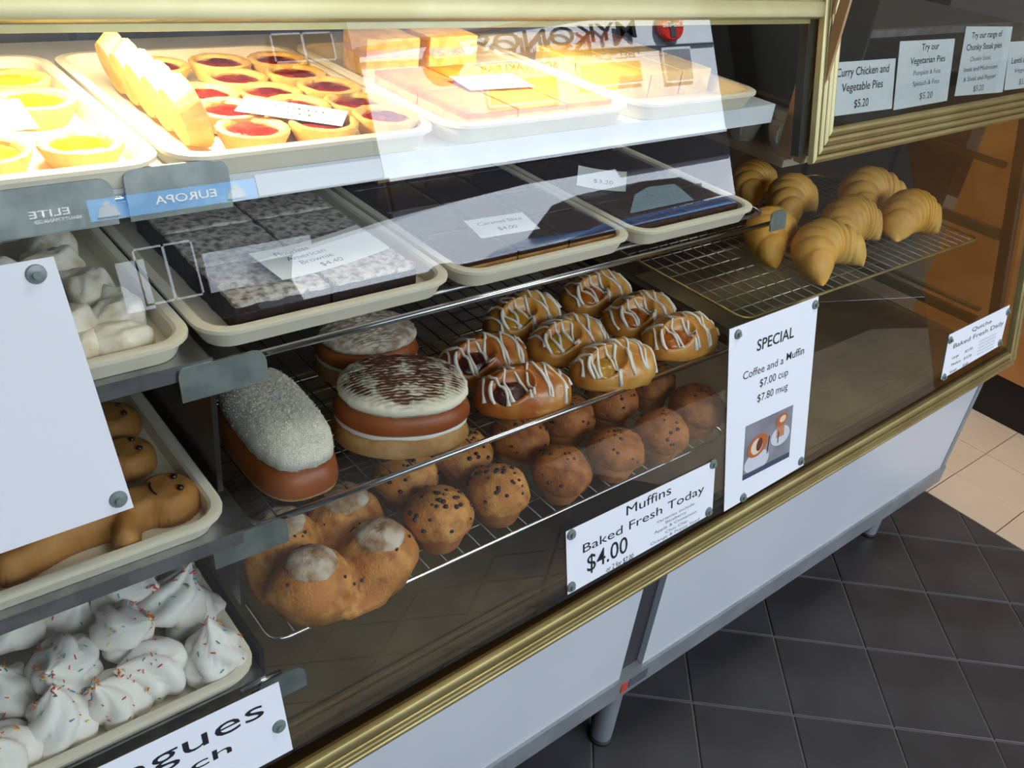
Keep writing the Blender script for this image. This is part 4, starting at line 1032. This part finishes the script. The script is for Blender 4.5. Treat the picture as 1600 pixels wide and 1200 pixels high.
o = dup(CR[0]); place(o, (1.66, 1.085, .8695), (0, 0, .3), 1.1); o['label'] = 'croissant at the back left, seen below the beige shelf'; o['group'] = 'croissants on the right rack'

# ================================================================== THE STREET OUTSIDE (seen mirrored in the glass)
m_asph = mat('asphalt', '55565a', .9, c2='48494c', scale=30)
st_ = struct(MB().box(-30, 45, -40, -3.1, -.2, -.12), 'floor', m_asph)
m_wh = mat('white_render', 'd9dde3', .7, c2='cfd4dc', scale=2)
fac = thing('shop_building', 'white fish and chip shop across the street, mirrored in the glass', 'building', (12.7, -12.5, -.12))
MB().hexa([(8.1, -16, -.12), (17.4, -16, -.12), (17.4, -12.15, -.12), (8.1, -12.15, -.12)], [(8.1, -16, 4.36), (17.4, -16, 5.20), (17.4, -12.15, 5.20), (8.1, -12.15, 4.36)]).build('wall', m_wh, fac, world=True)
MB().box(8.1, 17.4, -12.14, -12.06, 4.14, 4.16).build('fascia_joint', m_inkgrey, fac, world=True)
MB().hexa([(8.05, -12.3, 4.34), (17.45, -12.3, 5.18), (17.45, -12.05, 5.18), (8.05, -12.05, 4.34)], [(8.05, -12.3, 4.40), (17.45, -12.3, 5.24), (17.45, -12.05, 5.24), (8.05, -12.05, 4.40)]).build('coping', mat('brown_coping', '6a4d40', .7), fac, world=True)
MB().box(8.1, 17.4, -12.15, -12.05, 1.62, 2.16).build('shopfront', mat('dark_shopfront', '14161a', .2), fac, world=True)
MB().box(8.1, 17.4, -12.15, -12.02, 2.14, 2.22).build('sill_band', m_wh, fac, world=True)
mw_ = mat('window_shade', '8d8f93', .3); mw2 = mat('tan_blind', 'a08a68', .6)
for (x0, x1, z0, z1, m_) in ((15.55, 16.5, 3.35, 4.10, mw_), (13.0, 14.85, 3.40, 3.92, mw2), (10.6, 12.4, 3.2, 3.74, mw2)):
    w_ = MB().box(x0, x1, -12.14, -12.08, z0, z1).build('window', m_wh, fac, world=True)
    MB().box(x0 + .05, x1 - .05, -12.075, -12.07, z0 + .05, z1 - .05).build('pane', m_, w_, world=True)
MB().box(15.9, 16.15, -12.12, -12.05, .25, 1.1).build('meter_box', mat('grey_box', '5b5e63', .6), fac, world=True)
def street_text(s, xr, xl, z, cap, m, parent, bold=0, y=-12.04, skew=0):
    """reads correctly for someone looking at the facade from the shop: starts at larger X"""
    M = Matrix(((-1, 0, 0, xr), (0, 0, 1, y), (0, 1, 0, z), (0, 0, 0, 1)))
    inv = parent.matrix_basis.inverted()
    return text(s, 0, xr - xl, 0, cap, m, parent, w=0, bold=bold, mtx=inv @ M, skew=skew)
m_red = mat('sign_red', 'b8262a', .5)
street_text('MYKONOS', 14.80, 10.50, 4.34, .36, m_ink, fac, .012, skew=-.040)
street_text('FINE FOOD HOUSE', 13.40, 11.55, 4.20, .085, m_red, fac, .012, skew=-.04)
street_text('SOUVLAKI BAR', 12.42, 10.50, 3.84, .12, m_ink, fac, .012)
street_text('FISH & CHIPS', 14.80, 12.95, 4.00, .13, m_ink, fac, .012)
for i, (cx, cz) in enumerate(((9.78, 4.18), (15.85, 4.55))):
    dd_ = thing('drink_sign_disc', ['round red soft drink sign beside the S of the shop name', 'round red soft drink sign beside the M of the shop name'][i], 'sign', (cx, -12.0, cz), group='round red signs')
    b = MB(); pts = [(.40 * cos(2 * PI * k_ / 40), .34 * sin(2 * PI * k_ / 40)) for k_ in range(40)]
    b.loft([[(x, -.05, z) for x, z in pts], [(x, .03, z) for x, z in pts], [(x * .93, .05, z * .93) for x, z in pts]]); b.build('disc', mat('enamel_red', 'd2281e', .3), dd_)
    b = MB(); prof = [(.05, .26), (.05, .22), (.04, .18), (.045, .10), (.10, .02), (.11, -.06), (.085, -.12), (.10, -.22), (.08, -.27)]
    L_ = [(-x, .055, z) for x, z in prof]; R_ = [(x, .055, z) for x, z in reversed(prof)]
    b.loft([L_ + R_, [(x, .066, z) for x, _, z in L_ + R_]]); b.build('bottle_emblem', mat('bottle_grey', '4c4a4a', .3), dd_)
    M = Matrix(((-1, 0, 0, .34), (0, 0, 1, .075), (0, 1, 0, -.06), (0, 0, 0, 1)))
    text('Coca-Cola', 0, .66, 0, .13, mat('white_paint', 'f0f0f0', .5), dd_, w=0, bold=.01, shear=.4, mtx=M)
# grey parade of shops to the left
gb = thing('shop_parade', 'dark grey shops across the street with a blue cafe banner', 'building', (1, -12.5, -.12))
MB().box(-14, 8.0, -16, -12.15, -.12, 5.4).build('wall', mat('slate_render', '49535c', .8, c2='3c444c', scale=3), gb, world=True)
MB().box(-14, 8.0, -12.15, -12.08, -.1, 2.15).build('shopfront', mat('dark_shopfront', '14161a', .2), gb, world=True)
m_fr = mat('white_frame', 'a4aab2', .5)
for (x0, x1, z0, z1) in ((6.5, 7.6, 4.2, 4.66), (3.62, 4.5, .9, 1.74)):
    w_ = MB()
    for a, b__, c_, d_ in ((x0, x1, z0, z0 + .03), (x0, x1, z1 - .03, z1), (x0, x0 + .03, z0, z1), (x1 - .03, x1, z0, z1), ((x0 + x1) / 2 - .02, (x0 + x1) / 2 + .02, z0, z1)): w_.box(a, b__, -12.08, -12.0, c_, d_)
    w_.build('window_frame', m_fr, gb, world=True)
    MB().box(x0, x1, -12.07, -12.04, z0, z1).build('pane', mat('black_glass', '0a0c10', .1), gb, world=True)
MB().box(3.35, 3.75, -12.07, -12.0, .85, 1.58).build('poster', m_fr, gb, world=True)
MB().box(4.6, 6.4, -12.07, -12.0, .9, 1.5).build('poster', mat('grey_poster', '9aa0a8', .6), gb, world=True)
MB().box(5.72, 8.0, -12.12, -12.0, 2.22, 2.55).build('white_fascia', m_fr, gb, world=True)
bn = thing('cafe_banner', 'bright blue banner reading EUROPA across the street', 'banner', (4.45, -12.0, 2.20))
MB().box(3.2, 5.7, -12.04, -12.0, 2.20, 2.50).build('sheet', mat('banner_blue', '2f86cc', .5, c2='3f97d8', scale=2), bn, world=True)
street_text('EUROPA', 5.05, 4.12, 2.31, .12, mat('white_paint', 'f0f0f0', .5), bn, .01, y=-11.99)
for cx in (5.35, 3.45):
    MB().ball((cx, -11.98, 2.41), .05, 10, 8, (1, .2, 1)).loft([[(cx - .16, -11.99, 2.24), (cx + .16, -11.99, 2.24), (cx + .10, -11.99, 2.38), (cx - .10, -11.99, 2.38)], [(cx - .16, -11.97, 2.24), (cx + .16, -11.97, 2.24), (cx + .10, -11.97, 2.38), (cx - .10, -11.97, 2.38)]]).build('figure_print', mat('print_grey', 'aab0b8', .6), bn, world=True)
street_text('ELITE', 2.97, 2.45, 2.36, .10, mat('white_paint', 'f0f0f0', .5), gb, .005, y=-12.05)
street_text('BEAUTY MANAGER', 3.10, 2.48, 2.28, .05, mat('white_paint', 'f0f0f0', .5), gb, 0, y=-12.05)
# brick and timber buildings further along
tb = thing('timber_building', 'brown building beyond the white shop across the street', 'building', (24, -12.5, -.12))
MB().box(17.45, 42, -16, -12.15, -.12, 4.8).build('wall', mat('brown_brick', '4a3a30', .8, c2='382b24', scale=6), tb, world=True)
MB().box(17.45, 42, -16.2, -11.9, 4.8, 5.0).build('roof', m_dark, tb, world=True)
w_ = MB().box(18.3, 22.7, -12.15, -12.05, .15, 1.1).build('window', m_fr, tb, world=True)
MB().box(18.4, 22.6, -12.045, -12.04, .42, 1.05).build('pane', mat('grey_green_glass', '4d5c5c', .3, c2='8a9a98', scale=3), w_, world=True)
# white van and blue car parked in the street
van = thing('white_van', 'white van parked across the street with sloping bonnet', 'van', (8.5, -10.6, -.12))
def vx(x): return .75 + (x - .75) * .9
prof = [(5.2, .35), (5.0, .9), (5.1, 1.22), (7.6, 1.50), (9.3, 1.62), (11.4, 1.62), (11.6, 1.2), (11.6, .35)]
b = MB(); b.loft([[(x, -9.9, z) for x, z in prof], [(x, -11.6, z) for x, z in prof]]); b.build('body', mat('van_white', 'd6dbe2', .3), van, world=True)
for x in (7.4, 10.6):
    b = MB().tube([(x, -9.75, .25), (x, -9.95, .25)], .42, 24); b.build('wheel', m_dark, van, world=True, smooth=True, sharp=40)
    MB().tube([(x, -9.74, .25), (x, -9.75, .25)], .22, 20).build('hub_cap', m_steel, van, world=True)
car = thing('blue_car', 'light blue convertible car with a black soft top parked across the street', 'car', (9.6, -8.0, -.12))
m_blue = mat('car_blue', '4e8cc4', .2, coat=.6)
low = [(7.2, .25), (7.15, .55), (7.6, .72), (8.4, .82), (11.0, .84), (11.9, .72), (12.15, .50), (12.1, .22)]
b = MB(); rings = []
for y, k_ in ((-7.25, .93), (-7.15, 1.0), (-8.75, 1.0), (-8.85, .93)): rings.append([(9.65 + (x - 9.65) * k_, y, z * (k_ if z > .4 else 1)) for x, z in low])
b.loft(rings); b.build('body', m_blue, car, world=True, smooth=True, sharp=35)
top = [(8.15, .80), (8.75, 1.20), (9.3, 1.28), (10.1, 1.24), (10.95, .86)]
b = MB(); b.loft([[(x, -7.32, z) for x, z in top], [(x * .98 + .19, -8.68, z) for x, z in top]]); b.build('soft_top', m_dark, car, world=True)
b = MB(); g_ = [(8.95, .88), (9.1, 1.12), (9.4, 1.19), (9.95, 1.16), (10.3, .88)]; b.loft([[(x, -7.31, z) for x, z in g_], [(x, -7.30, z) for x, z in g_]]); b.build('side_window', mat('car_window', '6f8488', .15), car, world=True)
for x in (7.95, 11.3):
    MB().tube([(x, -7.05, .20), (x, -7.3, .20)], .31, 24).build('wheel', m_dark, car, world=True, smooth=True, sharp=40)
    MB().tube([(x, -7.04, .20), (x, -7.05, .20)], .18, 20).build('wheel_rim', m_steel, car, world=True)
